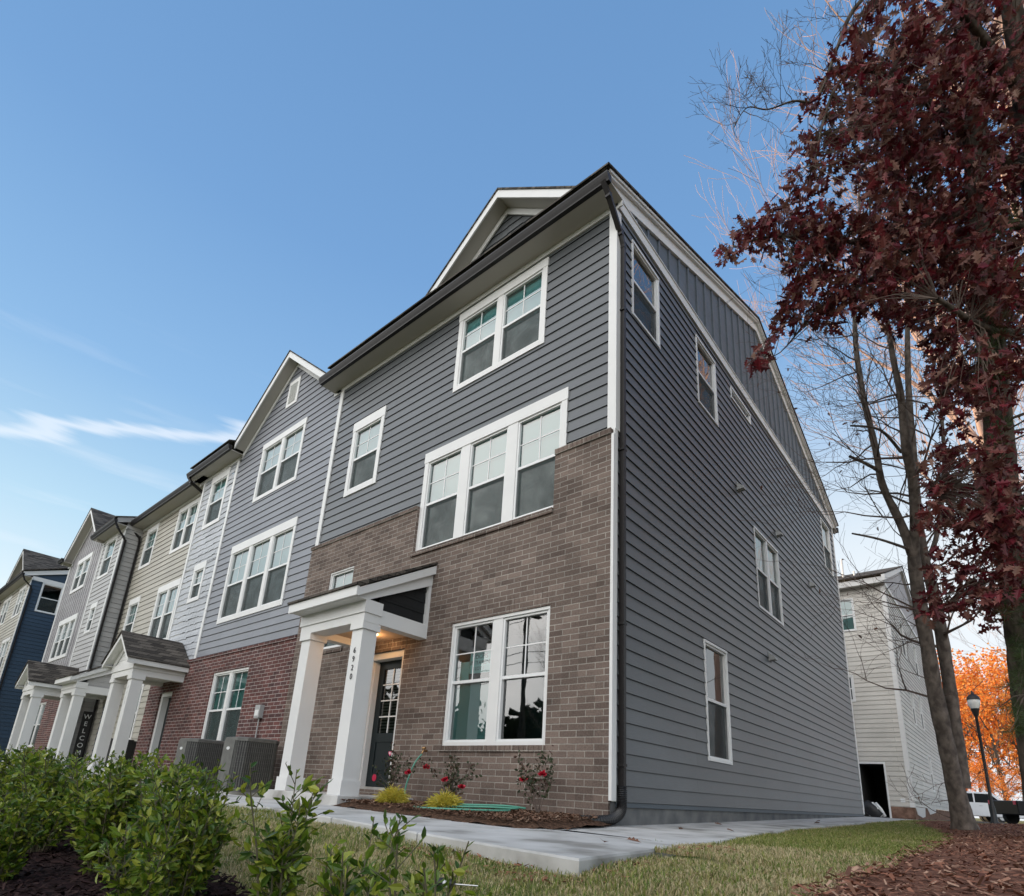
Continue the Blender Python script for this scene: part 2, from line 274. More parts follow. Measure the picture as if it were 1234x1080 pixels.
# ------------------------------------------------------------------ mesh helpers
def fr_front(y): return (Vector((0, y, 0)), Vector((1, 0, 0)), Vector((0, -1, 0)))
def fr_side(x): return (Vector((x, 0, 0)), Vector((0, 1, 0)), Vector((1, 0, 0)))
class MB:
    def __init__(s, fr=None): s.v = []; s.f = []; s.fr = fr; s.smooth = False
    def P(s, u, n, z):
        if s.fr is None: return Vector((u, n, z))
        o, U, Nn = s.fr; return o+U*u+Nn*n+Vector((0, 0, z))
    def quad(s, pts, raw=False):
        i = len(s.v)
        for p in pts: s.v.append(Vector(p) if raw else s.P(*p))
        s.f.append(tuple(range(i, i+len(pts))))
    def box(s, u0, u1, n0, n1, z0, z1):
        i = len(s.v)
        for z in (z0, z1):
            for u, n in ((u0, n0), (u1, n0), (u1, n1), (u0, n1)): s.v.append(s.P(u, n, z))
        for f in ((0, 3, 2, 1), (4, 5, 6, 7), (0, 1, 5, 4), (1, 2, 6, 5), (2, 3, 7, 6), (3, 0, 4, 7)): s.f.append(tuple(i+k for k in f))
    def prism(s, poly, n0, n1):
        """extrude a (u, z) polygon from n0 to n1"""
        i = len(s.v); k = len(poly)
        for n in (n0, n1):
            for u, z in poly: s.v.append(s.P(u, n, z))
        s.f.append(tuple(range(i, i+k))[::-1]); s.f.append(tuple(range(i+k, i+2*k)))
        for a in range(k): b = (a+1) % k; s.f.append((i+a, i+b, i+k+b, i+k+a))
    def prism_u(s, poly, u0, u1):
        """extrude an (n, z) polygon along u"""
        i = len(s.v); k = len(poly)
        for u in (u0, u1):
            for n, z in poly: s.v.append(s.P(u, n, z))
        s.f.append(tuple(range(i, i+k))[::-1]); s.f.append(tuple(range(i+k, i+2*k)))
        for a in range(k): b = (a+1) % k; s.f.append((i+a, i+b, i+k+b, i+k+a))
    def bar(s, a, b, w, h, upv=(0, 0, 1)):
        """rectangular bar between two world points"""
        a = Vector(a); b = Vector(b); d = (b-a).normalized(); sx_ = d.cross(Vector(upv)).normalized()*w/2; sy_ = sx_.cross(d).normalized()*h/2
        i = len(s.v)
        for p in (a, b):
            for q in (-sx_-sy_, sx_-sy_, sx_+sy_, -sx_+sy_): s.v.append(p+q)
        for f in ((0, 3, 2, 1), (4, 5, 6, 7), (0, 1, 5, 4), (1, 2, 6, 5), (2, 3, 7, 6), (3, 0, 4, 7)): s.f.append(tuple(i+k for k in f))
    def tube(s, pts, rad, sides=6, cap=True, ring=None):
        pts = [Vector(p) for p in pts]; i0 = len(s.v); k = len(pts)
        if not hasattr(rad, '__len__'): rad = [rad]*k
        ref = None
        for j, p in enumerate(pts):
            d = (pts[min(j+1, k-1)]-pts[max(j-1, 0)])
            if d.length < 1e-9: d = Vector((0, 0, 1))
            d.normalize()
            if ref is None: ref = d.orthogonal().normalized()
            ref = (ref-d*ref.dot(d))
            if ref.length < 1e-6: ref = d.orthogonal()
            ref.normalize(); bi = d.cross(ref)
            for q in range(sides):
                a = 2*math.pi*q/sides; s.v.append(p+(ref*math.cos(a)+bi*math.sin(a))*rad[j])
        for j in range(k-1):
            for q in range(sides):
                a = i0+j*sides+q; b = i0+j*sides+(q+1) % sides
                s.f.append((a, b, b+sides, a+sides))
        if cap:
            s.f.append(tuple(i0+q for q in range(sides))[::-1]); s.f.append(tuple(i0+(k-1)*sides+q for q in range(sides)))
    def lathe(s, c, prof, sides=16):
        i0 = len(s.v)
        for r_, z_ in prof:
            for q in range(sides):
                a = 2*math.pi*q/sides; s.v.append(Vector(c)+Vector((r_*math.cos(a), r_*math.sin(a), z_)))
        for j in range(len(prof)-1):
            for q in range(sides):
                a = i0+j*sides+q; b = i0+j*sides+(q+1) % sides; s.f.append((a, b, b+sides, a+sides))
    def build(s, name, material, parent=None, base=None, kind=None, smooth=None):
        if base is None: base = parent_base(parent) if parent else Vector((0, 0, 0))
        me = bpy.data.meshes.new(name)
        me.from_pydata([tuple(v-base) for v in s.v], [], s.f); me.update()
        me.materials.append(material)
        if s.smooth if smooth is None else smooth:
            me.polygons.foreach_set('use_smooth', [True]*len(me.polygons))
        o = bpy.data.objects.new(name, me); COL.objects.link(o)
        if parent: o.parent = parent
        else: o.location = base
        if kind: o['kind'] = kind
        return o
BASES = {}
def parent_base(p):
    while p.parent: p = p.parent
    return BASES.get(p.name, Vector((0, 0, 0))) if p.type == 'EMPTY' else Vector(p.location)
def tag(o, label, cat, group=None):
    o['label'] = label; o['category'] = cat
    if group: o['group'] = group
    return o
def thing(name, label, cat, base=(0, 0, 0), group=None):
    o = bpy.data.objects.new(name, None); COL.objects.link(o); o.location = base; o.empty_display_size = .2
    BASES[o.name] = Vector(base); return tag(o, label, cat, group)
def copy_tree(o, parent=None):
    c = o.copy(); COL.objects.link(c); c.parent = parent
    for ch in list(o.children): copy_tree(ch, c)
    return c
def text_mesh(name, body, size, origin, U, V, material, parent, depth=.004, align='CENTER'):
    cu = bpy.data.curves.new(name, 'FONT'); cu.body = body; cu.size = size; cu.extrude = depth/2; cu.align_x = align; cu.align_y = 'CENTER'
    o = bpy.data.objects.new(name, cu); COL.objects.link(o)
    dg = bpy.context.evaluated_depsgraph_get(); me = bpy.data.meshes.new_from_object(o.evaluated_get(dg))
    bpy.data.objects.remove(o); bpy.data.curves.remove(cu)
    U = Vector(U).normalized(); V = Vector(V).normalized(); W = U.cross(V); b = parent_base(parent); og = Vector(origin)-b
    for v in me.vertices: v.co = og+U*v.co.x+V*v.co.y+W*v.co.z
    me.materials.clear(); me.materials.append(material)
    o = bpy.data.objects.new(name, me); COL.objects.link(o); o.parent = parent; return o

def xint(poly, z):
    xs = []
    for i in range(len(poly)):
        (u0, z0), (u1, z1) = poly[i], poly[(i+1) % len(poly)]
        if z0 == z1: continue
        if min(z0, z1)-1e-9 <= z <= max(z0, z1)+1e-9: xs.append(u0+(u1-u0)*(z-z0)/(z1-z0))
    return (min(xs), max(xs)) if len(xs) > 1 else None
def courses(poly, e, zref, openings):
    zmin = min(p[1] for p in poly); zmax = max(p[1] for p in poly)
    cuts = {zmin, zmax}
    for p in poly: cuts.add(p[1])
    for o in openings:
        for z in o[2:4]:
            if zmin < z < zmax: cuts.add(z)
    k = math.floor((zmin-zref)/e)
    while zref+k*e < zmax:
        if zref+k*e > zmin: cuts.add(zref+k*e)
        k += 1
    cs = sorted(cuts)
    for a, b in zip(cs, cs[1:]):
        if b-a < 1e-4: continue
        A = xint(poly, a+1e-4); B = xint(poly, b-1e-4)
        if not A or not B: continue
        segs = [(A[0], A[1], B[0], B[1])]
        for o in openings:
            if o[2] <= a+1e-4 and o[3] >= b-1e-4:
                new = []
                for s_ in segs:
                    if o[0] > s_[0] and o[0] < s_[1]: new.append((s_[0], o[0], s_[2], o[0]))
                    if o[1] < s_[1] and o[1] > s_[0]: new.append((o[1], s_[1], o[1], s_[3]))
                    if o[1] <= s_[0] or o[0] >= s_[1]: new.append(s_)
                segs = new
        c0 = zref+math.floor((a-zref+1e-5)/e)*e
        yield a, b, c0, segs
def lap(mb, poly, openings=(), e=.178, zref=.17, proud=.018, n0=.0):
    for a, b, c0, segs in courses(poly, e, zref, openings):
        na = n0+.002+proud*(1-(a-c0)/e); nb = n0+.002+proud*(1-(b-c0)/e)
        for s_ in segs:
            mb.quad([(s_[0], na, a), (s_[1], na, a), (s_[3], nb, b), (s_[2], nb, b)])
            if abs(a-c0) < 1e-4: mb.quad([(s_[0], n0, a), (s_[1], n0, a), (s_[1], na, a), (s_[0], na, a)])
def flat(mb, poly, openings=(), n0=0, reveal=0):
    for a, b, c0, segs in courses(poly, 1e3, -500, openings):
        for s_ in segs: mb.quad([(s_[0], n0, a), (s_[1], n0, a), (s_[3], n0, b), (s_[2], n0, b)])
    if reveal:
        for o in openings:
            u0, u1, z0, z1 = o[:4]; n1 = n0-reveal
            top_ = ((u0, n0, z1), (u1, n0, z1), (u1, n1, z1), (u0, n1, z1)) if z1 < max(p[1] for p in poly)-.01 else ((u0, n0, z0), (u1, n0, z0), (u1, n1, z0), (u0, n1, z0))
            for p in (((u0, n0, z0), (u0, n0, z1), (u0, n1, z1), (u0, n1, z0)), ((u1, n0, z0), (u1, n0, z1), (u1, n1, z1), (u1, n1, z0)),
                      ((u0, n0, z0), (u1, n0, z0), (u1, n1, z0), (u0, n1, z0)), top_)[:3 if top_[0][2] == z0 else 4]: mb.quad(p)
def shakes(mb, poly, openings=(), e=.178, zref=.1, n0=0, jit=.022, wmin=.12, wmax=.26):
    rs = random.Random(3)
    for a, b, c0, segs in courses(poly, e, zref, openings):
        first = abs(a-c0) < 1e-3
        for s_ in segs:
            u = s_[0]
            while u < s_[1]-.01:
                u2 = min(u+rs.uniform(wmin, wmax), s_[1]);
                j = rs.uniform(-jit, jit) if first else 0
                tb0 = max(u, s_[2]); tb1 = min(u2-.004, s_[3])
                if tb1 <= tb0: tb0 = tb1 = min(max(u, s_[2]), s_[3])
                na = n0+.003+.016*(1-(a-c0)/e)+rs.uniform(0, .004); nb = n0+.003
                mb.quad([(u, na, a+j), (u2-.004, na, a+j), (tb1, nb, b), (tb0, nb, b)])
                if first: mb.quad([(u, n0, a+j), (u2-.004, n0, a+j), (u2-.004, na, a+j), (u, na, a+j)])
                u = u2
def rowlock(parent, fr, u0, u1, z0, z1, n0, n1, material, w=.0785, name='brick_sill'):
    mb = MB(fr); k = max(1, round((u1-u0)/w)); w = (u1-u0)/k
    mb.box(u0+.004, u1-.004, n0-.02, n1-.006, z0+.004, z1-.004)
    for i in range(k): mb.box(u0+i*w+.0045, u0+(i+1)*w-.0045, n0-.019, n1+rnd.uniform(-.0015, .0015), z0, z1)
    return mb.build(name, material, parent)

def window(parent, fr, u0, u1, z0, z1, n=1, casing=.095, head=.15, mull=.12, depth=.0, grid=True, blind=1.0, screen=True, glass='glass', transom=False, mat_c='white', sill=None):
    """double-hung window group; outer bounds include the casing; depth = how far it sits behind the wall face"""
    d = -depth; sill = casing if sill is None else sill
    iu0, iu1, iz0, iz1 = u0+casing, u1-casing, z0+sill, z1-head
    fm = MB(fr)
    fm.box(u0, iu0, -.05+d, .030+d, z0, z1-head); fm.box(iu1, u1, -.05+d, .030+d, z0, z1-head)
    fm.box(u0-(.012 if casing > .07 else 0), u1+(.012 if casing > .07 else 0), -.05+d, .036+d, z1-head, z1); fm.box(iu0, iu1, -.05+d, .034+d, z0, iz0)
    W = (iu1-iu0-(n-1)*mull)/n
    cells = []
    for i in range(n):
        a = iu0+i*(W+mull); cells.append((a, a+W))
        if i: fm.box(a-mull, a, -.05+d, .026+d, iz0, iz1)
    wo = fm.build('window', M[mat_c], parent)
    sm = MB(fr); pm = MB(fr); sc = MB(fr); bl = MB(fr)
    for a, b in cells:
        f = .032; mid = (iz0+iz1)/2
        for q in ((a, a+f, iz0, iz1), (b-f, b, iz0, iz1)): sm.box(q[0], q[1], -.045+d, .012+d, q[2], q[3])
        sm.box(a+f, b-f, -.045+d, .012+d, iz1-f, iz1); sm.box(a+f, b-f, -.045+d, .012+d, iz0, iz0+f)
        if transom:
            pm.quad([(a+f, -.03+d, iz0+f), (b-f, -.03+d, iz0+f), (b-f, -.03+d, iz1-f), (a+f, -.03+d, iz1-f)])
        else:
            sm.box(a+f, b-f, -.045+d, .006+d, mid-.022, mid+.022)
            if grid:
                um = (a+b)/2; zm = (mid+iz1)/2
                sm.box(um-.0085, um+.0085, -.034+d, -.022+d, mid+.022, iz1-f); sm.box(a+f, um-.0085, -.034+d, -.022+d, zm-.0085, zm+.0085); sm.box(um+.0085, b-f, -.034+d, -.022+d, zm-.0085, zm+.0085)
            pm.quad([(a+f, -.028+d, mid), (b-f, -.028+d, mid), (b-f, -.028+d, iz1-f), (a+f, -.028+d, iz1-f)])
            pm.quad([(a+f, -.040+d, iz0+f), (b-f, -.040+d, iz0+f), (b-f, -.040+d, mid), (a+f, -.040+d, mid)])
            if screen: sc.quad([(a+f, -.006+d, iz0+f), (b-f, -.006+d, iz0+f), (b-f, -.006+d, mid-.022), (a+f, -.006+d, mid-.022)])
        zt = iz1-.01; zb = iz0+(1-blind)*(iz1-iz0)
        z = zt
        while blind > 0 and z > zb:
            bl.quad([(a+.01, -.070+d, z), (b-.01, -.070+d, z), (b-.01, -.093+d, z-.047), (a+.01, -.093+d, z-.047)]); z -= .045
    sm.build('sash', M['vinyl'], wo); pm.build('pane', M[glass], wo)
    if screen and not transom: sc.build('insect_screen', M['screen'], wo)
    if blind > 0: bl.build('blind', M['blind'], wo)
    rm = MB(fr)   # dark room behind
    ra, rb, rc, rd = iu0+.001, iu1-.001, iz0+.001, iz1-.001; n1, n2 = -.047+d, -.75+d
    rm.quad([(ra, n2, rc), (rb, n2, rc), (rb, n2, rd), (ra, n2, rd)])
    rm.quad([(ra, n1, rc), (ra, n2, rc), (ra, n2, rd), (ra, n1, rd)]); rm.quad([(rb, n1, rc), (rb, n2, rc), (rb, n2, rd), (rb, n1, rd)])
    rm.quad([(ra, n1, rc), (rb, n1, rc), (rb, n2, rc), (ra, n2, rc)]); rm.quad([(ra, n1, rd), (rb, n1, rd), (rb, n2, rd), (ra, n2, rd)])
    rm.build('room', M['room'], wo)
    return wo
def hole(u0, u1, z0, z1, s=.03): return (u0+s, u1-s, z0+s, z1-s)

def shed_porch(parent, y0, xl, xr, zs, wood=True, tri='shaded_siding', num=None, zc=None):
    """shed-roofed porch: columns, beams, fascia, sloping roof; y0 is the wall plane"""
    f = fr_front(y0); z0 = zs
    for k, (a, b) in enumerate(((xl+.04, xl+.31), (xr-.34, xr-.07))):
        c = MB(f); c.box(a+.012, b-.012, .93+.012, 1.2-.012, z0+.19, 2.29)
        c.box(a-.012, b+.012, .93-.012, 1.2+.012, z0, z0+.19); c.box(a-.016, b+.016, .93-.016, 1.2+.016, 2.29, 2.39)
        co = c.build('column', M['white'], parent)
        if num and k == 1:
            for i, ch in enumerate(num):
                text_mesh('house_number', ch, .115, (( a+b)/2, y0-1.2-.006+.012, 1.98-i*.125), (1, 0, 0), (0, 0, 1), M['black'], co)
        if num and k == 1: pass
    bm = MB(f); bm.box(xl+.02, xr-.05, .95, 1.215, 2.39, 2.52); bm.box(xl+.0, xr-.03, .93, 1.235, 2.52, 2.71)
    bm.box(xl+.02, xl+.2, 0.005, .95, 2.39, 2.62); bm.box(xr-.23, xr-.05, .005, .95, 2.40, 2.62)
    bm.build('beam', M['white'], parent)
    rz = 3.66; sl_ = (rz-2.83)/1.42
    g = MB(f)
    g.prism([(xl+.02, 2.62), (xl+.06, 2.62), (xl+.06, 2.7), (xl+.02, 2.7)], .0, .02)
    for u in (xr-.12, xl+.08):
        q = MB(f)
        
        z_ = 2.62
        while z_ < 3.5:
            z2 = min(z_+.178, 3.56); n_a = .95 if z_ < 2.8 else (3.58-z_)/.86; n_b = .95 if z2 < 2.8 else (3.58-z2)/.86
            q.quad([(u+.012, .02, z_), (u+.012, n_a, z_), (u, max(.03, n_b), z2), (u, .02, z2)]); q.quad([(u, .02, z_), (u, n_a, z_), (u+.012, n_a, z_), (u+.012, .02, z_)]); z_ = z2
        q.build('gable_siding', M[tri], parent)
    tr = MB(f)
    tr.box(xr-.16, xr-.05, .003, .09, 2.62, 3.50)
    for u0_, u1_ in ((xr-.13, xr-.04), (xl+.0, xl+.09)):
        # sloping rake board under the roof deck
        tr.prism_u([(.0, rz-.07), (1.39, 2.83-.06), (1.39, 2.712), (1.18, 2.712), (.0, rz-.36)], u0_, u1_)
    tr.box(xl-.06, xr+.02, 1.40, 1.44, 2.70, 2.84)
    tr.prism_u([(.0, rz-.03), (1.40, 2.82), (1.40, 2.70), (.0, rz-.17)], xr-.035, xr+.02)
    tr.prism_u([(.0, rz-.03), (1.40, 2.82), (1.40, 2.70), (.0, rz-.17)], xl-.06, xl-.005)
    tr.build('fascia', M['white'], parent)
    ro = MB(f); ro.prism_u([(.0, rz), (.0, rz+.035), (1.47, 2.875), (1.47, 2.843), (1.40, 2.843)], xl-.075, xr+.035); ro.build('porch_roof', M['shingle'], parent)
    ce = MB(f); ce.box(xl+.2, xr-.23, .01, .95, 2.50, 2.53); ce.build('porch_ceiling', M['porch_wood' if wood else 'white'], parent)
    so_ = MB(f); so_.box(xl+.0, xr-.03, 1.235, 1.40, 2.695, 2.71); so_.build('soffit', M['white'], parent)
def gable_porch(parent, y0, xc, zs, num=None, rw=None):
    f = fr_front(y0); hw = .78; z0 = zs
    for k, (a, b) in enumerate(((xc-hw, xc-hw+.27), (xc+hw-.27, xc+hw))):
        c = MB(f); c.box(a+.012, b-.012, .942, 1.188, z0+.19, 2.29); c.box(a-.012, b+.012, .918, 1.212, z0, z0+.19); c.box(a-.016, b+.016, .914, 1.216, 2.29, 2.39)
        co = c.build('column', M['white'], parent)
        if num and k == 1:
            for i, ch in enumerate(num): text_mesh('house_number', ch, .115, ((a+b)/2, y0-1.194, 2.1-i*.125), (1, 0, 0), (0, 0, 1), M['vinyl'] if num != '6920' else M['black'], co)
    bm = MB(f)
    bm.box(xc-hw+.01, xc+hw-.01, .95, 1.215, 2.39, 2.54); bm.box(xc-hw-.02, xc+hw+.02, .93, 1.235, 2.54, 2.70)
    for sgn in (-1, 1):
        u = sorted((xc+sgn*(hw-.01), xc+sgn*(hw-.2))); bm.box(u[0], u[1], .0, .95, 2.39, 2.54)
        u = sorted((xc+sgn*(hw+.02), xc+sgn*(hw-.2))); bm.box(u[0], u[1], .0, .93, 2.54, 2.70)
    bm.build('beam', M['white'], parent)
    ez, pz, ew = 2.78, 3.52, .95
    gp = MB(f); lap(gp, [(xc-hw, 2.70), (xc+hw, 2.70), (xc, 3.36)], e=.12, zref=2.7, proud=.008, n0=1.20); gp.build('gable_siding', M['white'], parent)
    ra = MB(f)
    for sgn in (-1, 1):
        ra.prism([(xc, pz-.03), (xc+sgn*ew, ez-.03), (xc+sgn*ew, ez-.15), (xc, pz-.17)], 1.39, 1.43)
        ra.prism([(xc, pz-.16), (xc+sgn*(hw-.02), 2.83), (xc+sgn*(hw-.02), 2.70), (xc+sgn*(hw-.16), 2.70), (xc, pz-.29)], 1.215, 1.24)
        u = sorted((xc+sgn*ew, xc+sgn*(ew-.035))); ra.box(u[0], u[1], .0, 1.39, ez-.15, ez-.035)
        u = sorted((xc+sgn*(ew-.035), xc+sgn*(hw-.02))); ra.box(u[0], u[1], 0, 1.39, ez-.09, ez-.075)
        ra.prism([(xc, pz-.16), (xc+sgn*(ew-.03), ez-.09), (xc+sgn*(ew-.03), ez-.10), (xc, pz-.175)], 1.24, 1.39)
    ra.build('fascia', M['white'], parent)
    ro = MB(f)
    for sgn in (-1, 1): ro.prism([(xc, pz-.03), (xc, pz+.015), (xc+sgn*(ew+.03), ez+.0), (xc+sgn*(ew+.03), ez-.03)], 0, 1.46)
    ro.build('porch_roof', M['shingle'], parent)
    ce = MB(f); ce.box(xc-hw+.2, xc+hw-.2, .01, .95, 2.48, 2.51); ce.build('porch_ceiling', M['white'], parent)
def eave(parent, y0, xl, xr, zf=8.87, over=.36, gut=True, fz=.10):
    """soffit, fascia, frieze and gutter along a front eave"""
    f = fr_front(y0)
    s = MB(f); s.box(xl, xr, .0, over, zf+.0, zf+.02); s.build('soffit', M['soffit'], parent)
    t = MB(f); t.box(xl, xr, .016, .04, zf-fz, zf-.001); t.build('frieze', M['white'], parent)
    if gut:
        g = MB(f); g.prism_u([(over, zf-.0), (over, zf+.14), (over+.12, zf+.14), (over+.12, zf+.115), (over+.10, zf+.07), (over+.075, zf+.02), (over+.07, zf)], xl, xr)
        g.build('gutter', M['gutter'], parent)
def downspout(parent, pts, w=.075, h=.055, name='downspout'):
    d = MB()
    for a, b in zip(pts, pts[1:]): d.bar(a, b, w, h, (0, 1, .001) if abs((Vector(b)-Vector(a)).normalized().z) > .3 else (0, 0, 1))
    for p in pts[1:-1]: d.box(p[0]-w/2-.002, p[0]+w/2+.002, p[1]-h/2-.006, p[1]+h/2+.006, p[2]-.045, p[2]+.045)
    return d.build(name, M['gutter'], parent)
def rake(parent, f, pk, ea, n0, n1, w=.16, matn='white', name='rake_board'):
    """pk, ea: (u,z) top line ends"""
    r_ = MB(f); r_.prism([(pk[0], pk[1]), (ea[0], ea[1]), (ea[0], ea[1]-w), (pk[0], pk[1]-w)], n0, n1); return r_.build(name, M[matn], parent)
def cross_gable(parent, y0, xc, zp, half, slope, siding, zb, mode='lap', over=.29, poly_extra=None, depth=4.5, rake_low=None):
    """gable over the front: wall triangle, inner trim, overhanging soffit, outer rake boards, roof planes"""
    f = fr_front(y0); zo = zp+.04
    hb = (zp-zb)/slope
    for sgn in (-1, 1):
        L = rake_low if rake_low else hb+.25
        e_ = (xc+sgn*L, zo-L*slope)
        ha = (zp-.10-zb)/slope; hi_2 = (zp-.24-zb)/slope; t = MB(f); t.prism([(xc, zp-.10), (xc+sgn*ha, zb), (xc+sgn*hi_2, zb), (xc, zp-.24)], .014, .04); t.build('gable_trim', M['white'], parent)
        s = MB(f); s.prism([(xc, zo-.10), (e_[0], e_[1]-.10), (e_[0], e_[1]-.125), (xc, zo-.125)], -.0, over); s.build('soffit', M['soffit'], parent)
        b = MB(f); b.prism([(xc, zo+.02), (e_[0], e_[1]+.02), (e_[0], e_[1]-.16), (xc, zo-.16)], over, over+.03); b.build('rake_board', M['white'], parent)
        ro = MB(f); ro.prism([(xc, zo+.022), (xc, zo+.06), (e_[0]+sgn*.02, e_[1]+.06-.02*slope), (e_[0]+sgn*.02, e_[1]+.022-.02*slope)], -depth, over+.05); ro.build('roof', M['shingle'], parent)

# ------------------------------------------------------------------ unit 1 (end house, 6920)
YS = .04                    # siding plane of the front
FS = fr_front(YS); FB = fr_front(-.04); SD = fr_side(0.0)
DEPTH = 13.5; EZ = 8.87
h1 = thing('townhouse', 'charcoal sided end townhouse with brown brick front, numbered 6920 on its porch column', 'townhouse', (0, 0, 0), 'townhouses in the row')
up_w = (-3.33, -1.28, 6.99, 8.72); tri_w = (-3.87, -.785, 4.0, 5.92); sg_w = (-6.42, -5.345, 5.83, 7.60)
s = MB(FS); lap(s, [(-7.15, 4.84), (-.005, 4.84), (-.005, EZ), (-7.15, EZ)], [hole(*up_w), hole(*tri_w), hole(*sg_w)]); s.build('front_siding', M['dark_siding'], h1)
gr_w = (-2.735, -.905, .775, 2.565); sm_w = (-6.36, -5.56, 2.55, 4.12); dr = (-4.80, -3.79, .12, 2.31)
b = MB(FB); flat(b, [(-7.22, -.3), (-.014, -.3), (-.014, 4.80), (-7.22, 4.80)], [gr_w, sm_w, dr, (-3.87, -.925, 3.97, 4.80)], 0, .10)
b.quad([(-.03, 0, -.3), (-.03, -.09, -.3), (-.03, -.09, 4.8), (-.03, 0, 4.8)]); b.quad([(-7.22, 0, -.3), (-7.22, -.09, -.3), (-7.22, -.09, 4.8), (-7.22, 0, 4.8)])
b.build('brick_wall', M['brown_brick'], h1)
rowlock(h1, FB, -7.24, -3.87, 4.80, 4.865, -.07, .022, M['brown_brick']); rowlock(h1, FB, -.925, -.008, 4.80, 4.885, -.07, .022, M['brown_brick'])
rowlock(h1, FB, -3.9, -.92, 3.90, 3.975, -.07, .03, M['brown_brick'])
rowlock(h1, FB, -2.78, -.90, .695, .772, -.07, .024, M['brown_brick']); rowlock(h1, FB, -6.38, -5.55, 2.46, 2.545, -.07, .024, M['brown_brick'])
rowlock(h1, FB, -2.80, -.88, 2.568, 2.80, -.05, .004, M['brown_brick'], name='soldier_course'); rowlock(h1, FB, -4.84, -3.75, 2.312, 2.52, -.05, .004, M['brown_brick'], name='soldier_course')
window(h1, FS, *up_w, n=2, head=.17, mull=.13, sill=.10)
window(h1, FS, *tri_w, n=3, head=.20, mull=.20, sill=.03, casing=.10)
window(h1, FS, *sg_w, n=1, head=.22, sill=.12, casing=.10)
wg = window(h1, FB, *gr_w, n=2, casing=.045, head=.045, mull=.17, depth=.05, sill=.05, blind=0, glass='glass', screen=False)
window(h1, FB, *sm_w, n=1, casing=.03, head=.03, depth=.05, sill=.03, blind=1)
# closed blind behind the left lower sash and a paper notice taped in the upper sash
bl = MB(FB); z = 1.66
while z > .85:
    bl.quad([(-2.69, -.12, z), (-1.90, -.12, z), (-1.90, -.135, z-.03), (-2.69, -.135, z-.03)]); z -= .028
bl.build('blind', mat('grey blind', (.50, .53, .52), .6), wg)
nb = MB(FB); nb.box(-2.42, -2.02, -.135, -.13, 1.80, 2.10); no_ = nb.build('notice', M['paper'], wg)
for i, (tx, sz) in enumerate((('ROOMS', .085), ('IN TAKEN', .085), ('LOT 1', .07))):
    text_mesh('notice_text', tx, sz, (-2.22, -.04+.128, 2.035-i*.085), (1, 0, 0), (0, 0, 1), M['ink'], no_, .002)
# curtain-like pale roller beside the notice
cu_ = MB(FB); cu_.box(-2.69, -2.48, -.2, -.18, 1.72, 2.0); cu_.build('curtain', M['blind'], wg)
# door
dm = MB(FB); dx0, dx1 = -4.80, -3.79
for q in ((dx0, dx0+.13, .16, 2.20), (dx1-.10, dx1, .16, 2.20)): dm.box(q[0], q[1], -.20, -.055, q[2], q[3])
dm.box(dx0, dx1, -.20, -.055, 2.20, 2.31); dm.box(dx0+.13, dx0+.16, -.24, -.10, .16, 2.17); dm.build('door_casing', M['white'], h1)
th = MB(FB); th.box(dx0, dx1, -.24, -.03, .10, .158); th.build('door_sill', M['concrete'], h1)
d = MB(FB); a, b_ = dx0+.16, dx1-.1; N0, N1 = -.24, -.20
d.box(a, a+.13, N0, N1, .16, 2.20); d.box(b_-.12, b_, N0, N1, .16, 2.20); d.box(a+.13, b_-.12, N0, N1, 2.06, 2.20); d.box(a+.13, b_-.12, N0, N1, .16, .36); d.box(a+.13, b_-.12, N0, N1, .86, 1.0)
d.box(a+.13, b_-.12, N0, N1-.012, .36, .86); d.box(a+.19, b_-.18, N0, N1-.002, .42, .80)
do = d.build('door', M['door'], h1)
gl = MB(FB); gl.quad([(a+.13, -.222, 1.0), (b_-.12, -.222, 1.0), (b_-.12, -.222, 2.06), (a+.13, -.222, 2.06)]); gl.build('pane', M['dark_glass'], do)
mt = MB(FB); um = (a+.13+b_-.12)/2
mt.box(um-.009, um+.009, -.218, -.206, 1.0, 2.06)
for i in range(1, 4): zz = 1.0+i*.265; mt.box(a+.13, um-.009, -.218, -.206, zz-.009, zz+.009); mt.box(um+.009, b_-.12, -.218, -.206, zz-.009, zz+.009)
mt.build('glazing_bars', M['vinyl'], do)
rb = MB(FB); rb.quad([(dx0, -.26, .1), (dx1, -.26, .1), (dx1, -.26, 2.3), (dx0, -.26, 2.3)]); z = 1.02
rb.build('room', M['room'], do)
hb_ = MB(FB)
while z < 2.04: hb_.quad([(a+.13, -.245, z), (b_-.12, -.245, z), (b_-.12, -.255, z+.03), (a+.13, -.255, z+.03)]); z += .05
hb_.build('blind', mat('door blind', (.22, .22, .2), .6), do)
kn = MB(); kn.lathe((b_-.05, .235, .98), [(.0, -.03), (.024, -.02), (.03, 0), (.024, .02), (0, .03)], 12); kn.build('door_knob', M['steel'], do, smooth=True)
def disc(c, r_, material, name, n=20, heart=False):
    mb = MB(); pts = []
    for i in range(n):
        t_ = 2*math.pi*i/n
        if heart: x_ = 16*math.sin(t_)**3/17*r_; z_ = (13*math.cos(t_)-5*math.cos(2*t_)-2*math.cos(3*t_)-math.cos(4*t_))/17*r_
        else: x_, z_ = r_*math.cos(t_), r_*math.sin(t_)
        pts.append((c[0]+x_, c[2]+z_))
    mb.fr = fr_front(c[1]); mb.prism(pts, 0, .004); return mb.build(name, material, do)
disc((-4.10, .159, .68), .045, M['pink'], 'heart_sticker', heart=True); disc((-3.95, .159, .68), .035, M['magenta'], 'heart_sticker', heart=True); disc((-4.43, .159, .30), .055, M['magenta'], 'round_sticker')
disc((-4.10, .1545, .684), .02, M['paper'], 'heart_sticker', heart=True)
shed_porch(h1, 0, -4.97, -3.235, .04, num='6920')
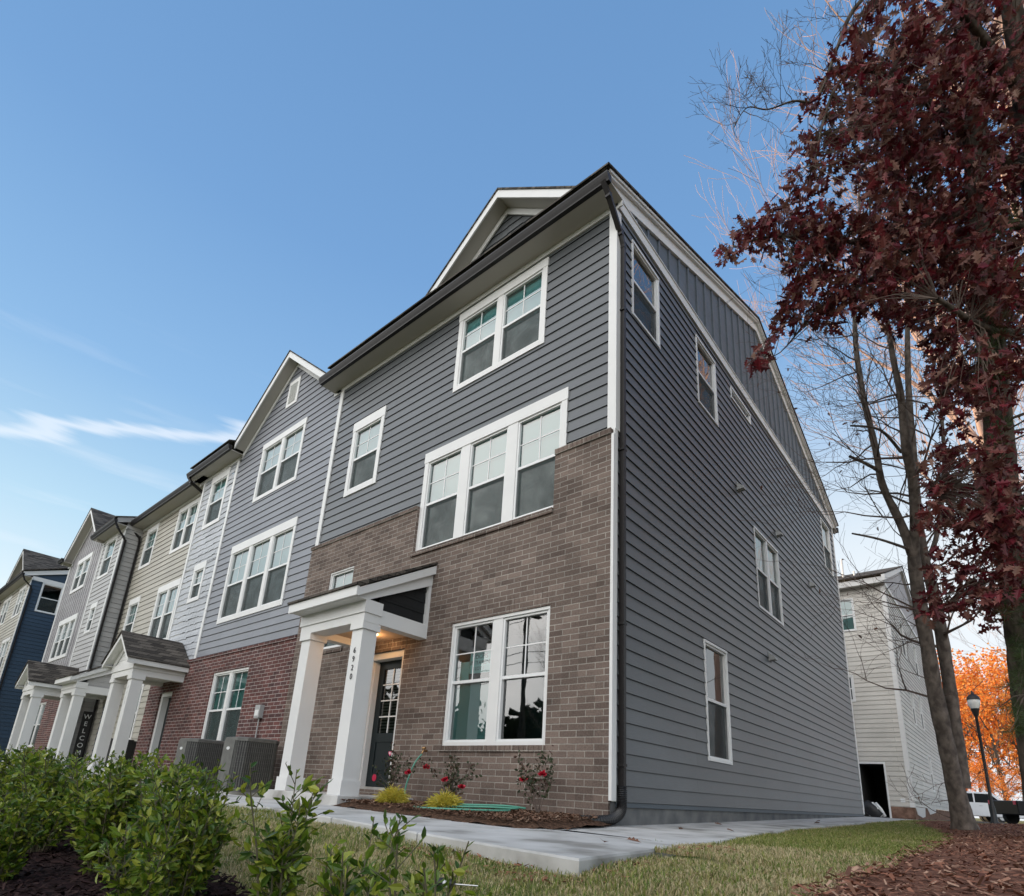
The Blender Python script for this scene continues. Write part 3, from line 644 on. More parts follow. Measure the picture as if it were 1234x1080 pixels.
mb = MB(); mb.lathe((-4.15, -.42, 2.49), [(.0, -.004), (.075, -.004), (.085, .01)], 18); pl_m = mat('lit porch lamp', (1, .8, .55)); pl_m.node_tree.nodes['Principled BSDF'].inputs['Emission Color'].default_value = (1, .62, .32, 1); pl_m.node_tree.nodes['Principled BSDF'].inputs['Emission Strength'].default_value = 4
mb.build('ceiling_lamp', pl_m, h1)
pl = bpy.data.lights.new('porch_lamp', 'POINT'); pl.energy = 2.8; pl.color = (1, .55, .24); pl.shadow_soft_size = .06; plo = bpy.data.objects.new('porch_lamp', pl); COL.objects.link(plo); plo.location = (-4.15, -.42, 2.40)
# stoop
# corner boards, frieze, eave
t = MB(); t.box(-.10, .030, -.0, YS, 4.885, EZ-.1); t.box(.0, .030, YS, YS+.09, 4.885, EZ-.1); t.box(-.012, .026, -.042, -.010, .18, 4.80); t.box(.0, .026, -.010, .06, .18, 4.885); t.build('corner_board', M['white'], h1)
t = MB(FS); t.box(-7.21, -7.09, .0, .035, 4.87, EZ-.1); t.build('party_trim', M['white'], h1)
eave(h1, YS, -7.5, .12, EZ, .36)
SL = .388
# side wall
side_w = [((.47, 1.385, 7.15, 8.60), 1, False), ((2.89, 3.82, 7.09, 8.58), 1, False), ((5.53, 7.12, 3.96, 5.72), 2, False), ((2.69, 3.63, .81, 2.64), 1, False), ((11.97, 13.0, 7.0, 8.62), 1, False), ((4.65, 5.85, 8.29, 8.58), 1, True)]
s = MB(SD); lap(s, [(YS+.02, .17), (DEPTH, .17), (DEPTH, 8.85), (YS+.02, 8.85)], [hole(*q[0], s=.02) for q in side_w], n0=.004); s.build('side_siding', M['dark_siding'], h1)
for q, n_, tr_ in side_w:
    window(h1, SD, *q, n=n_, casing=.04, head=.04, mull=.07, sill=.04, grid=False, transom=tr_, blind=0 if q[0] == 2.69 else (1 if q[0] > 5 else .0), glass='glass', mat_c='vinyl')
rp = 6.75; rz_ = 9.10+SL*(rp+.4)
def rk(y): return 9.10+SL*(y+.4) if y <= rp else rz_-SL*(y-rp)
s = MB(SD); flat(s, [(YS, 8.85), (DEPTH, 8.85), (DEPTH, rk(DEPTH)-.05), (rp, rz_-.05), (YS, rk(YS)-.05)], (), .006); y = .62
while y < DEPTH:
    s.box(y-.03, y+.03, .006, .032, 9.02, rk(y)-.32); y += .405
s.build('gable_wall', M['dark_batten'], h1)
t = MB(SD); t.box(-.0, DEPTH+.0, .0, .045, 8.82, 9.01); t.box(-.0, DEPTH, .0, .06, 9.01, 9.03); t.build('band_board', M['white'], h1)
t = MB(SD)
for (ya, yb) in ((-.36, rp), (rp, DEPTH+.36)):
    za, zb = rk(ya), rk(yb)
    t.prism([(ya, za-.10), (yb, zb-.10), (yb, zb-.32), (ya, za-.32)], .004, .05)
    t.prism([(ya, za-.005), (yb, zb-.005), (yb, zb-.10), (ya, za-.10)], .0, .10)
    t.prism([(ya, za+.0), (yb, zb+.0), (yb, zb-.05), (ya, za-.05)], .10, .125)
t.build('rake_board', M['white'], h1)
t = MB(SD); t.box(DEPTH-.09, DEPTH+.02, .004, .03, .17, 8.82); t.build('corner_board', M['white'], h1)
r_ = MB(SD); r_.prism([(-.45, rk(-.45)+.01), (rp, rz_+.01), (rp, rz_+.05), (-.45, rk(-.45)+.05)], -7.15, .15)
r_.prism([(rp, rz_+.01), (DEPTH+.45, rk(DEPTH+.45)+.01), (DEPTH+.45, rk(DEPTH+.45)+.05), (rp, rz_+.05)], -7.15, .15); r_.build('roof', M['shingle'], h1)
g = MB(SD); g.box(DEPTH+.36, DEPTH+.47, -7.2, .13, EZ+.0, EZ+.14); g.build('gutter', M['gutter'], h1)
t = MB(SD); t.box(DEPTH, DEPTH+.36, -7.2, .10, EZ, EZ+.02); t.build('soffit', M['soffit'], h1)
fo = MB(); fo.prism([(0, 0)], 0, 0) if False else None
fo = MB(SD); fo.box(.02, DEPTH-.02, -.25, -.012, -.5, .165); fo.build('foundation', M['foundation'], h1)
fo = MB(SD); fo.box(.09, DEPTH, -.004, .012, .115, .165); fo.build('base_trim', M['dark_batten'], h1)
bk = MB(); bk.quad([(-7.15, DEPTH, -.3), (0, DEPTH, -.3), (0, DEPTH, EZ), (-7.15, DEPTH, EZ)]); bk.build('rear_wall', M['dark_batten'], h1)
# front cross gable
f0 = fr_front(YS)
sh = MB(f0); shakes(sh, [(-4.4, 8.93), (-.22, 8.93), (-2.31, 10.60)], n0=-.02, zref=8.93, jit=.012); sh.quad([(-4.5, -.03, 8.9), (-.12, -.03, 8.9), (-2.31, -.03, 10.65)]); sh.build('gable_siding', M['dark_siding'], h1)
cross_gable(h1, YS, -2.31, 10.70, 2.3, .80, None, 9.03, depth=4.2, rake_low=2.10)
# vents on the side wall
for (y, z) in ((4.76, 6.24), (7.2, 6.2), (9.92, 5.82), (6.0, 3.05)):
    v = MB(SD); v.box(y-.09, y+.09, .012, .03, z-.09, z+.09); v.prism_u([(.03, z+.07), (.14, z-.03), (.14, z-.07), (.03, z-.07)], y-.07, y+.07); v.build('wall_vent', M['boxgrey'] , h1)
# downspout at the corner with elbows and black drain hose
downspout(h1, [(.03, -.40, 8.90), (.05, -.28, 8.72), (.055, .06, 8.30), (.055, .135, 8.12), (.055, .135, .32)])
st = MB();
for zz in (6.9, 4.6, 2.2, .55): st.box(.0, .095, .09, .18, zz, zz+.03)
st.build('strap', M['gutter'], h1)
pts = [(.055, .135, .34), (.06, .13, .20), (.075, .08, .08), (.07, -.06, .0), (.03, -.26, -.025), (-.06, -.50, -.03)]
def smooth_path(pts, k=8):
    pts = [Vector(p) for p in pts]; out = []
    for i in range(len(pts)-1):
        p0 = pts[max(i-1, 0)]; p1 = pts[i]; p2 = pts[i+1]; p3 = pts[min(i+2, len(pts)-1)]
        for j in range(k):
            t_ = j/k; out.append(.5*((2*p1)+(p2-p0)*t_+(2*p0-5*p1+4*p2-p3)*t_*t_+(3*p1-p0-3*p2+p3)*t_**3))
    out.append(pts[-1]); return out
pp = smooth_path(pts, 14); mb = MB(); mb.tube(pp, [.056 if i % 2 else .048 for i in range(len(pp))], 16); mb.build('drain_hose', M['pipe'], h1)
# spigot
sp = MB(); sp.tube([(-3.02, -.04, .70), (-3.02, -.11, .70), (-3.02, -.13, .66)], .014, 8); sp.tube([(-3.05, -.10, .735), (-2.99, -.10, .735)], .018, 8); sp.build('spigot', mat('brass', (.4, .25, .12), .4, .5, 1), h1)
ro = MB(f0);
# ------------------------------------------------------------------ unit 2
h2 = thing('townhouse', 'blue-grey townhouse with red brick ground floor, a vented gable and a gabled porch', 'townhouse', (-7.15, 0, 0), 'townhouses in the row')
w3 = (-10.78, -8.645, 6.99, 8.72); w2 = (-11.39, -8.21, 3.79, 5.90); wg2 = (-10.80, -9.05, .70, 2.49)
s3 = (-13.88, -12.73, 7.02, 8.76); s2 = (-13.70, -12.93, 4.72, 5.87)
s = MB(FS); lap(s, [(-12.25, 2.98), (-7.15, 2.98), (-7.15, 8.70), (-9.67, 10.72), (-12.25, 8.62)], [hole(*w3), hole(*w2)]); s.build('front_siding', M['blue_siding'], h2)
s = MB(FS); shakes(s, [(-14.45, 2.9), (-12.25, 2.9), (-12.25, EZ), (-14.45, EZ)], [hole(*s3), hole(*s2)]); s.build('shake_siding', M['shake'], h2)
d2 = (-13.93, -13.07, .1, 2.2)
b = MB(FB); flat(b, [(-14.80, -.3), (-7.22, -.3), (-7.22, 2.90), (-14.80, 2.90)], [wg2, d2], 0, .1); b.quad([(-14.8, 0, -.3), (-14.8, -.4, -.3), (-14.8, -.4, 2.9), (-14.8, 0, 2.9)]); b.build('brick_wall', M['red_brick'], h2)
rowlock(h2, FB, -14.8, -7.23, 2.90, 2.97, -.07, .022, M['red_brick']); rowlock(h2, FB, -10.98, -8.86, 2.492, 2.72, -.05, .004, M['red_brick'], name='soldier_course')
rowlock(h2, FB, -10.85, -9.0, .62, .697, -.07, .024, M['red_brick'])
window(h2, FS, *w3, n=2, head=.17, mull=.12); window(h2, FS, *w2, n=3, head=.22, mull=.14, sill=.12); window(h2, FB, *wg2, n=2, casing=.045, head=.045, mull=.12, depth=.05, sill=.05)
window(h2, FS, *s3, n=1, head=.24, casing=.11); window(h2, FS, *s2, n=1, head=.20, casing=.10)
v = MB(FS); v.box(-9.93, -9.39, .012, .035, 9.50, 10.30); v.build('gable_vent', M['white'], h2)
v = MB(FS)
for i in range(11): v.prism_u([(.035, 9.60+i*.055), (.055, 9.60+i*.055), (.035, 9.64+i*.055)], -9.84, -9.48)
v.build('vent_slats', M['vinyl'], h2)
for ua, ub in ((-12.31, -12.19), (-14.51, -14.40)):
    t = MB(FS); t.box(ua, ub, .0, .035, 2.975, EZ-.1); t.build('party_trim', M['white'], h2)
eave(h2, YS, -14.85, -12.02, EZ, .36)
cross_gable(h2, YS, -9.67, 10.95, 2.3, .82, None, 8.78, depth=5, rake_low=2.32)
r_ = MB(SD); r_.prism([(-.45, rk(-.45)+.01), (rp, rz_+.01), (rp, rz_+.05), (-.45, rk(-.45)+.05)], -14.6, -12.0); r_.prism([(.4, rk(.4)-.03), (rp, rz_-.03), (rp, rz_+.01), (.4, rk(.4)+.01)], -12.0, -7.15)
r_.prism([(rp, rz_+.01), (DEPTH+.45, rk(DEPTH+.45)+.01), (DEPTH+.45, rk(DEPTH+.45)+.05), (rp, rz_+.05)], -14.6, -7.15); r_.build('roof', M['shingle'], h2)
t = MB(FB)
for q in ((-13.93, -13.79, .12, 2.1), (-13.2, -13.07, .12, 2.1)): t.box(q[0], q[1], -.2, -.05, q[2], q[3])
t.box(-13.93, -13.07, -.2, -.05, 2.1, 2.2); t.build('door_casing', M['white'], h2)
t = MB(FB); t.box(-13.79, -13.2, -.24, -.2, .12, 2.1); t.build('door', M['door'], h2)
gable_porch(h2, 0, -13.28, .04, num='6922')
downspout(h2, [(-14.80, -.38, 8.92), (-14.72, -.30, 8.74), (-14.56, .02, 8.50), (-14.56, .10, 8.30)])
bx_ = MB(FB); bx_.box(-8.24, -8.04, 0, .09, 1.34, 1.60); bx_.tube([(-8.10, -.08, 1.34), (-8.10, -.08, .9)], .014, 8); bx_.build('disconnect_box', M['boxgrey'], h2)
bx_ = MB(FB); bx_.box(-8.21, -8.07, .09, .097, 1.38, 1.5); bx_.build('box_cover', M['white'], h2)
# ------------------------------------------------------------------ unit 3 (beige, set back)
h3 = thing('townhouse', 'beige sided townhouse set slightly back, behind a shed-roofed porch', 'townhouse', (-14.5, .3, 0), 'townhouses in the row')
F3 = fr_front(.3)
q3 = [((-17.03, -15.36, 7.06, 8.70), 2, .15), ((-19.93, -18.82, 7.10, 8.72), 1, .2), ((-17.17, -15.36, 3.9, 5.92), 2, .22), ((-19.86, -18.82, 4.2, 5.94), 1, .22), ((-17.5, -16.36, .95, 2.76), 1, .16)]
s = MB(F3); lap(s, [(-20.6, -.2), (-14.47, -.2), (-14.47, EZ), (-20.6, EZ)], [hole(*a[0]) for a in q3]+[(-19.75, -18.8, .1, 2.2)]); s.build('front_siding', M['beige_siding'], h3)
for a_, n_, hd in q3: window(h3, F3, *a_, n=n_, head=hd, mull=.12, casing=.10)
st = MB(F3); st.box(-18.6, -15.75, .02, .12, -.3, .95); st.build('stone_base', M['foundation'], h3)
eave(h3, .3, -20.75, -14.2, EZ, .40)
r_ = MB(SD); r_.prism([(-.15, rk(-.45)+.01), (rp, rz_+.01), (rp, rz_+.05), (-.15, rk(-.45)+.05)], -20.6, -14.6); r_.prism([(rp, rz_+.01), (DEPTH+.45, rk(DEPTH+.45)+.01), (DEPTH+.45, rk(DEPTH+.45)+.05), (rp, rz_+.05)], -20.6, -14.6); r_.build('roof', M['shingle'], h3)
shed_porch(h3, .3, -20.05, -18.38, .04, wood=False, tri='grey_siding')
t = MB(F3); t.box(-19.75, -18.8, -.06, -.02, .1, 2.2); t.build('door', M['door'], h3)
downspout(h3, [(-20.66, -.18, 8.92), (-20.60, -.10, 8.74), (-20.42, .18, 8.5), (-20.42, .22, 8.3), (-20.42, .22, .1)])
wl = MB(F3); wl.tube([(-17.95, .2, 2.1), (-17.95, .08, 2.2)], .05, 8); wl.build('porch_light', M['vinyl'], h3)
# ------------------------------------------------------------------ unit 4 (grey, board and batten)
h4 = thing('townhouse', 'grey townhouse with vertical battens beneath its gable, beyond the beige one', 'townhouse', (-20.5, -.27, 0), 'townhouses in the row')
Y4 = -.27; F4 = fr_front(Y4)
a3s = (-22.52, -21.27, 7.05, 8.78); a3d = (-26.3, -24.3, 7.12, 8.66); a2d = (-26.5, -23.9, 4.2, 5.95); a2s = (-22.2, -21.48, 4.85, 6.02); ag = (-26.4, -24.9, .8, 2.5)
s = MB(F4); lap(s, [(-22.95, 2.9), (-20.5, 2.9), (-20.5, 8.75), (-22.95, 8.75)], [hole(*a3s), hole(*a2s)]); s.build('front_siding', M['grey_siding'], h4)
s = MB(F4); flat(s, [(-27.6, 2.9), (-22.95, 2.9), (-22.95, 8.7), (-25.3, 10.55), (-27.6, 8.7)], [hole(*a3d), hole(*a2d)]); u = -27.4
while u < -22.95:
    top = 10.4-abs(u+25.3)*.8
    if a3d[0]-.02 < u < a3d[1]+.02 or a2d[0] < u < a2d[1]:
        spans = [(2.95, a2d[2]), (a2d[3], a3d[2] if a3d[0] < u < a3d[1] else top)] if a2d[0] < u < a2d[1] else [(2.95, a3d[2])]
        if a3d[0] < u < a3d[1]: spans.append((a3d[3], top))
    else: spans = [(2.95, top)]
    for z0_, z1_ in spans: s.box(u-.02, u+.02, 0, .02, z0_, z1_)
    u += .305
s.build('batten_siding', M['grey_batten'], h4)
window(h4, F4, *a3s, n=1, head=.24); window(h4, F4, *a3d, n=2, head=.2, casing=.13); window(h4, F4, *a2d, n=3, head=.22, casing=.12); window(h4, F4, *a2s, n=1, head=.2)
b = MB(F4); flat(b, [(-27.6, -.3), (-20.5, -.3), (-20.5, 2.9), (-27.6, 2.9)], [ag, (-22.1, -21.1, .1, 2.2)], 0, .1); b.build('brick_wall', M['red_brick'], h4)
window(h4, F4, *ag, n=2, casing=.045, head=.045, depth=.05, sill=.05)
t = MB(F4); t.box(-22.1, -21.1, -.2, -.1, .1, 2.2); t.build('door', M['door'], h4)
s = MB(fr_side(-20.5)); lap(s, [(Y4, .0), (.3, .0), (.3, EZ+.3), (Y4, EZ+.1)], ()); lap(s, [(.3, EZ+.15), (5, EZ+.15), (5, EZ+1.9)], ()); s.build('side_siding', M['grey_siding'], h4)
for ua, ub, za in ((-20.6, -20.47, .1), (-23.02, -22.9, 2.9), (-27.66, -27.54, .1)):
    t = MB(F4); t.box(ua, ub, .0, .03, za, 8.66); t.build('corner_board', M['white'], h4)
eave(h4, Y4, -23.2, -20.35, 8.75, .36); eave(h4, Y4, -27.95, -27.3, 8.75, .36)
cross_gable(h4, Y4, -25.3, 10.72, 2.3, .80, None, 8.7, depth=5, rake_low=2.42)
r4 = lambda y: 8.98+SL*(y+.67)
r_ = MB(SD); r_.prism([(-.72, r4(-.72)), (rp-.3, r4(rp-.3)), (rp-.3, r4(rp-.3)+.04), (-.72, r4(-.72)+.04)], -23, -20.35); r_.prism([(.4, r4(.4)-.03), (rp-.3, r4(rp-.3)-.03), (rp-.3, r4(rp-.3)+.0), (.4, r4(.4)+.0)], -27.6, -23)
r_.build('roof', M['shingle'], h4)
t = MB(fr_side(-20.42)); t.prism([(-.64, r4(-.64)-.01), (5, r4(5)-.01), (5, r4(5)-.2), (-.64, r4(-.64)-.2)], 0, .04); t.build('rake_board', M['grey_siding'], h4)
gable_porch(h4, Y4, -21.62, .04)
downspout(h4, [(-20.40, -.68, 8.80), (-20.40, -.58, 8.62), (-20.44, -.32, 8.35), (-20.44, -.22, 8.2), (-20.44, -.22, .1)])
# ------------------------------------------------------------------ unit 5 beyond the gap: navy side wall
h5 = thing('townhouse', 'townhouse at the left edge of view with a navy blue lap-sided side wall', 'townhouse', (-32.2, -.8, 0), 'townhouses in the row')
Y5 = -.8; F5 = fr_front(Y5); S5 = fr_side(-32.2)
s = MB(S5); wv5 = (-.36, .52, 7.32, 8.80); lap(s, [(Y5, -.2), (12.5, -.2), (12.5, EZ), (Y5, EZ)], [hole(*wv5)]); s.build('side_siding', M['navy_siding'], h5)
window(h5, S5, *wv5, n=1, casing=.05, head=.05, sill=.05, grid=False, blind=0, mat_c='vinyl')
q5 = [((-34.4, -32.85, 7.1, 8.7), 2), ((-34.6, -32.85, 4.2, 6.0), 2), ((-38.1, -36.2, 7.1, 8.7), 2), ((-38.1, -36.2, 4.2, 6.0), 2), ((-34.9, -33.3, .8, 2.5), 2)]
s = MB(F5); lap(s, [(-39.3, -.3), (-32.2, -.3), (-32.2, EZ), (-39.3, EZ)], [hole(*a[0]) for a in q5]); s.build('front_siding', M['beige_siding'], h5)
for a_, n_ in q5: window(h5, F5, *a_, n=n_, head=.18)
eave(h5, Y5, -35.4, -32.0, EZ, .36); eave(h5, Y5, -39.4, -35.4, EZ, .36)
t = MB(S5); t.prism([(Y5-.4, 9.1), (6, 9.1+SL*(6.4+.4)), (6, 8.88+SL*6.8), (Y5-.4, 8.88)], .0, .10); t.box(Y5, 12.5, .0, .04, 8.80, 9.0); t.build('rake_board', M['white'], h5)
s = MB(S5); flat(s, [(Y5, 9.0), (12.5, 9.0), (6, 11.6)], (), .004); s.build('gable_wall', M['navy_siding'], h5)
t = MB(F5); t.box(-32.32, -32.17, 0, .03, 0, 8.8); t.build('corner_board', M['white'], h5)
r_ = MB(SD); r_.prism([(Y5-.45, 9.12), (6, 9.12+SL*7.25), (6, 9.16+SL*7.25), (Y5-.45, 9.16)], -39.4, -32.0); r_.build('roof', M['shingle'], h5)
cross_gable(h5, Y5, -35.0, 10.9, 2.3, .8, None, 9.05, depth=5, rake_low=2.3)
downspout(h5, [(-32.06, -1.2, 8.92), (-32.08, -1.1, 8.7), (-32.14, -.78, 8.45), (-32.14, -.72, 8.3), (-32.14, -.72, .1)])
h6 = thing('townhouse', 'dark-roofed grey townhouse farthest left, only a corner of it showing', 'townhouse', (-39.5, -1, 0), 'townhouses in the row')
s = MB(fr_front(-1.1)); qq = [((-42.5, -40.8, 7.1, 8.7), 2), ((-42.5, -40.8, 4.2, 6.0), 2)]
lap(s, [(-47, -.3), (-39.5, -.3), (-39.5, EZ), (-47, EZ)], [hole(*a[0]) for a in qq]); s.build('front_siding', M['grey_siding'], h6)
for a_, n_ in qq: window(h6, fr_front(-1.1), *a_, n=n_, head=.18)
eave(h6, -1.1, -47, -39.4, EZ, .36)
r_ = MB(SD); r_.prism([(-1.55, 9.12), (6, 9.12+SL*7.5), (6, 9.16+SL*7.5), (-1.55, 9.16)], -47, -39.4); r_.build('roof', M['shingle'], h6)

# ------------------------------------------------------------------ building behind at the right
hb = thing('townhouse', 'cream townhouse behind at the right with an open dark garage bay', 'townhouse', (.4, 20.54, .1))
FR_ = fr_front(20.54); SR = fr_side(.4)
r3 = (-1.7, -.74, 7.31, 8.72); r2 = (-1.95, -1.06, 4.41, 5.5); gg = (-1.24, -.40, .02, 2.02)
s = MB(FR_); lap(s, [(-9, .5), (.4, .5), (.4, 9.15), (-9, 9.15)], [hole(*r3), hole(*r2), gg]); s.build('front_siding', M['cream_siding'], hb)
b = MB(FR_); flat(b, [(-9, -.5), (.4, -.5), (.4, .5), (-9, .5)], [gg], 0); b.build('block_base', M['block'], hb)
window(hb, FR_, *r3, n=1, casing=.05, head=.05, sill=.05, grid=False, screen=False, blind=1, mat_c='vinyl'); window(hb, FR_, *r2, n=1, casing=.07, head=.07, sill=.07, grid=False, blind=0)
g = MB(FR_)
for q in ((gg[0]-.05, gg[0]), (gg[1], gg[1]+.06)): g.box(q[0], q[1], -.1, .03, .02, 2.1)
g.box(gg[0], gg[1], -.1, .03, 2.02, 2.1); g.build('garage_frame', M['vinyl'], hb)
g = MB(FR_); g.quad([(gg[0], -3, 0), (gg[1], -3, 0), (gg[1], -3, 2.1), (gg[0], -3, 2.1)])
for u in (gg[0], gg[1]): g.quad([(u, 0, 0), (u, -3, 0), (u, -3, 2.1), (u, 0, 2.1)])
g.quad([(gg[0], 0, 2.02), (gg[1], 0, 2.02), (gg[1], -3, 2.02), (gg[0], -3, 2.02)]); g.build('garage_interior', M['room'], hb)
rs_ = [((23.5, 24.6, 6.8, 8.4), 1), ((27.6, 28.6, 6.6, 8.3), 1), ((23.9, 24.7, 3.9, 5.4), 1), ((26.6, 27.5, 4.0, 5.6), 1), ((27.2, 28.0, 1.3, 2.9), 1)]
s = MB(SR); lap(s, [(20.54, .55), (34, .55), (34, 9.15), (20.54, 9.15)], [hole(*a[0], s=.02) for a in rs_]); s.build('side_siding', M['cream_siding'], hb)
for a_, n_ in rs_: window(hb, SR, *a_, n=n_, casing=.05, head=.05, sill=.05, grid=False, blind=1, mat_c='vinyl')
b = MB(SR); flat(b, [(20.54, -.5), (34, -.5), (34, .55), (20.54, .55)], (), -.01); b.build('block_base', M['block'], hb)
b = MB(SR); b.prism([(20.8, .53), (23.6, .53), (23.3, .20), (22.5, .16), (21.2, .26)], -.01, .004); b.prism([(24.2, .56), (27.5, .62), (27.2, .40), (25.0, .30)], -.01, .004); b.build('cement_patch', M['cement'], hb)
s = MB(SR); flat(s, [(20.54, 9.15), (34, 9.15), (27, 11.9), (20.54, 9.5)], (), .0); s.build('gable_wall', M['grey_batten'], hb)
t = MB(SR); t.box(20.5, 34, .0, .05, 9.05, 9.22); t.prism([(20.1, 9.4), (27, 12.05), (34.4, 9.2), (34.4, 9.0), (27, 11.85), (20.1, 9.15)], .0, .12); t.box(20.5, 20.62, 0, .03, .5, 9.05); t.build('rake_board', M['white'], hb)
t = MB(FR_); t.box(.27, .43, 0, .03, .5, 9.05); t.build('corner_board', M['white'], hb)
t = MB(FR_); t.box(-9, .45, .3, .34, 9.12, 9.36); t.build('fascia', M['white'], hb)
t = MB(FR_); t.box(-9, .42, 0, .3, 9.12, 9.14); t.build('soffit', M['soffit'], hb)
r_ = MB(SR); r_.prism([(20.1, 9.42), (27, 12.07), (27, 12.12), (20.1, 9.47)], -9.4, .15); r_.prism([(27, 12.07), (34.4, 9.22), (34.4, 9.27), (27, 12.12)], -9.4, .15); r_.build('roof', M['shingle'], hb)
v = MB(); v.tube([(-1.35, 22.6, 10.2), (-1.35, 22.6, 11.3)], .05, 8); v.tube([(-.95, 22.9, 10.3), (-.95, 22.9, 10.75)], .04, 8); v.build('roof_pipe', M['vinyl'], hb)
ou = MB(FR_); ou.box(.0, .14, 0, .03, .66, .80); ou.build('outlet_box', M['vinyl'], hb)

# ------------------------------------------------------------------ ground
KN = [(-900, -1.6), (-60, -1.4), (-14, -1.0), (-5.8, -.60), (-4.4, -.42), (-3.7, -.24), (-3.3, -.155), (-2, -.13), (0, -.12), (4, -.07), (9, .02), (14, .10), (20, .12), (40, .0), (100, .2), (900, 2)]
def gz(x, y):
    for (a, za), (b, zb) in zip(KN, KN[1:]):
        if a <= y <= b:
            t_ = (y-a)/(b-a); z = za+(zb-za)*t_; break
    else: z = KN[0][1] if y < KN[0][0] else KN[-1][1]
    # lawn bank rising to the right
    k = max(0, min(1, (x-2.0)/5))*max(0, min(1, (y+7)/6))
    z += .28*k*max(0, min(1, (16-y)/6))
    z -= .05*math.exp(-((x-1.25)/.75)**2-((y+3.42)/.28)**2)
    # off the side walk edge the turf stands nearly level with the slab
    if 1.0 < x < 2.6 and -2.2 < y < 12: z += .035*math.sin((x-1.0)/1.6*math.pi)
    if -10 < x < 12 and -10 < y < 14: z += .03*noise.noise(Vector((x*.9, y*.9, 0)))+.012*noise.noise(Vector((x*4, y*4, 3)))
    return z
def axis(segs):
    out = []
    for a, b, n in segs: out += [a+(b-a)*i/n for i in range(n)]
    out.append(segs[-1][1]); return out
def on_paving(x, y):
    return x < 1.0 and y > -2.4 or (x < 1.6 and -3.0 < y < 0 and x > -20)
gx = axis([(-900, -60, 8), (-60, -8, 26), (-8, 8, 110), (8, 40, 24), (40, 900, 8)]); gy = axis([(-900, -30, 7), (-30, -8, 14), (-8, 14, 130), (14, 60, 34), (60, 900, 8)])
g = MB(); W_ = len(gx)
for y in gy:
    for x in gx: g.v.append(Vector((x, y, gz(x, y)-(.06 if on_paving(x, y) else 0))))
for j in range(len(gy)-1):
    for i in range(W_-1): a = j*W_+i; g.f.append((a, a+1, a+1+W_, a+W_))
g.build('ground', M['ground'], kind='structure', smooth=True)

def slab(name, poly, ztop, thick, material, bevel=.012):
    """paving slab from a closed (x, y) outline; ztop may be a function"""
    zt = ztop if callable(ztop) else (lambda x, y: ztop)
    mb = MB(); k = len(poly); cx = sum(p[0] for p in poly)/k; cy = sum(p[1] for p in poly)/k
    rings = []
    for inset, dz in ((0, -thick), (0, -bevel), (bevel, 0)):
        i = len(mb.v); rings.append(i)
        for x, y in poly:
            d = Vector((cx-x, cy-y, 0)); d.normalize(); mb.v.append(Vector((x+d.x*inset, y+d.y*inset, zt(x, y)+dz)))
    for a, b in zip(rings, rings[1:]):
        for q in range(k): q2 = (q+1) % k; mb.f.append((a+q, a+q2, b+q2, b+q))
    mb.f.append(tuple(rings[-1]+q for q in range(k)))
    return mb.build(name, material, kind='structure')
WZ = lambda x, y: -.085 if y < 0 else -.085+.0145*y
front = [(-20, -2.35), (-6, -2.4), (-3.8, -2.45), (-2.66, -2.53), (-1.1, -2.75), (.29, -3.0), (1.72, -3.2)]
# flags of the front walk, with tooled joints between them
for (xa, xb) in ((-20, -12), (-12, -6), (-6, -2.66), (-2.66, -1.1), (-1.1, .29), (.29, 1.72)):
    pts_ = [p for p in front if xa-1e-6 <= p[0] <= xb+1e-6]
    poly = [(p[0]+(.006 if p[0] == xa else -.006 if p[0] == xb and xb < 1.7 else 0), p[1]) for p in pts_]
    yb = -1.25
    back = [(xb-(.006 if xb < 1.7 else .19), yb if xb < 1.7 else -1.45), (xa+.006, yb)]
    slab('sidewalk', poly+back, WZ, .115, M['concrete'])
sidep = [(1.50, -1.44), (1.42, -.6), (1.2, .7), (1.02, 2.9), (1.0, 5.4), (.97, 7.9), (.95, 10.5), (.95, 13.6)]
for (ya, yb) in ((-1.44, .7), (.7, 2.9), (2.9, 5.4), (5.4, 7.9), (7.9, 10.5), (10.5, 13.6)):
    e_ = [p for p in sidep if ya <= p[1] <= yb]
    poly = [(p[0], p[1]+(.006 if p[1] == ya else -.006 if p[1] == yb else 0)) for p in e_]
    slab('sidewalk', poly+[(-.1, yb-.006), (-.1, ya+.006)], WZ, .115, M['concrete'])
slab('driveway', [(-9, 13.62), (4, 13.62), (4.6, 20.5), (-9, 20.5)], lambda x, y: .085, .1, M['concrete'])
slab('parking_lot', [(-2, 21.0), (40, 21.0), (40, 60), (-2, 60)], lambda x, y: .10-(y-21)*.0, .3, M['asphalt'])
# stoops (part of the paving)
slab('stoop', [(-5.08, -1.30), (-3.20, -1.30), (-3.20, -.045), (-5.08, -.045)], .04, .14, M['concrete'], .01)
slab('stoop', [(-14.15, -1.30), (-12.4, -1.30), (-12.4, -.045), (-14.15, -.045)], .04, .14, M['concrete'], .01)
slab('stoop', [(-20.3, -1.0), (-18.2, -1.0), (-18.2, .25), (-20.3, .25)], .04, .14, M['concrete'], .01)
slab('stoop', [(-22.6, -1.6), (-20.6, -1.6), (-20.6, -.3), (-22.6, -.3)], .04, .14, M['concrete'], .01)

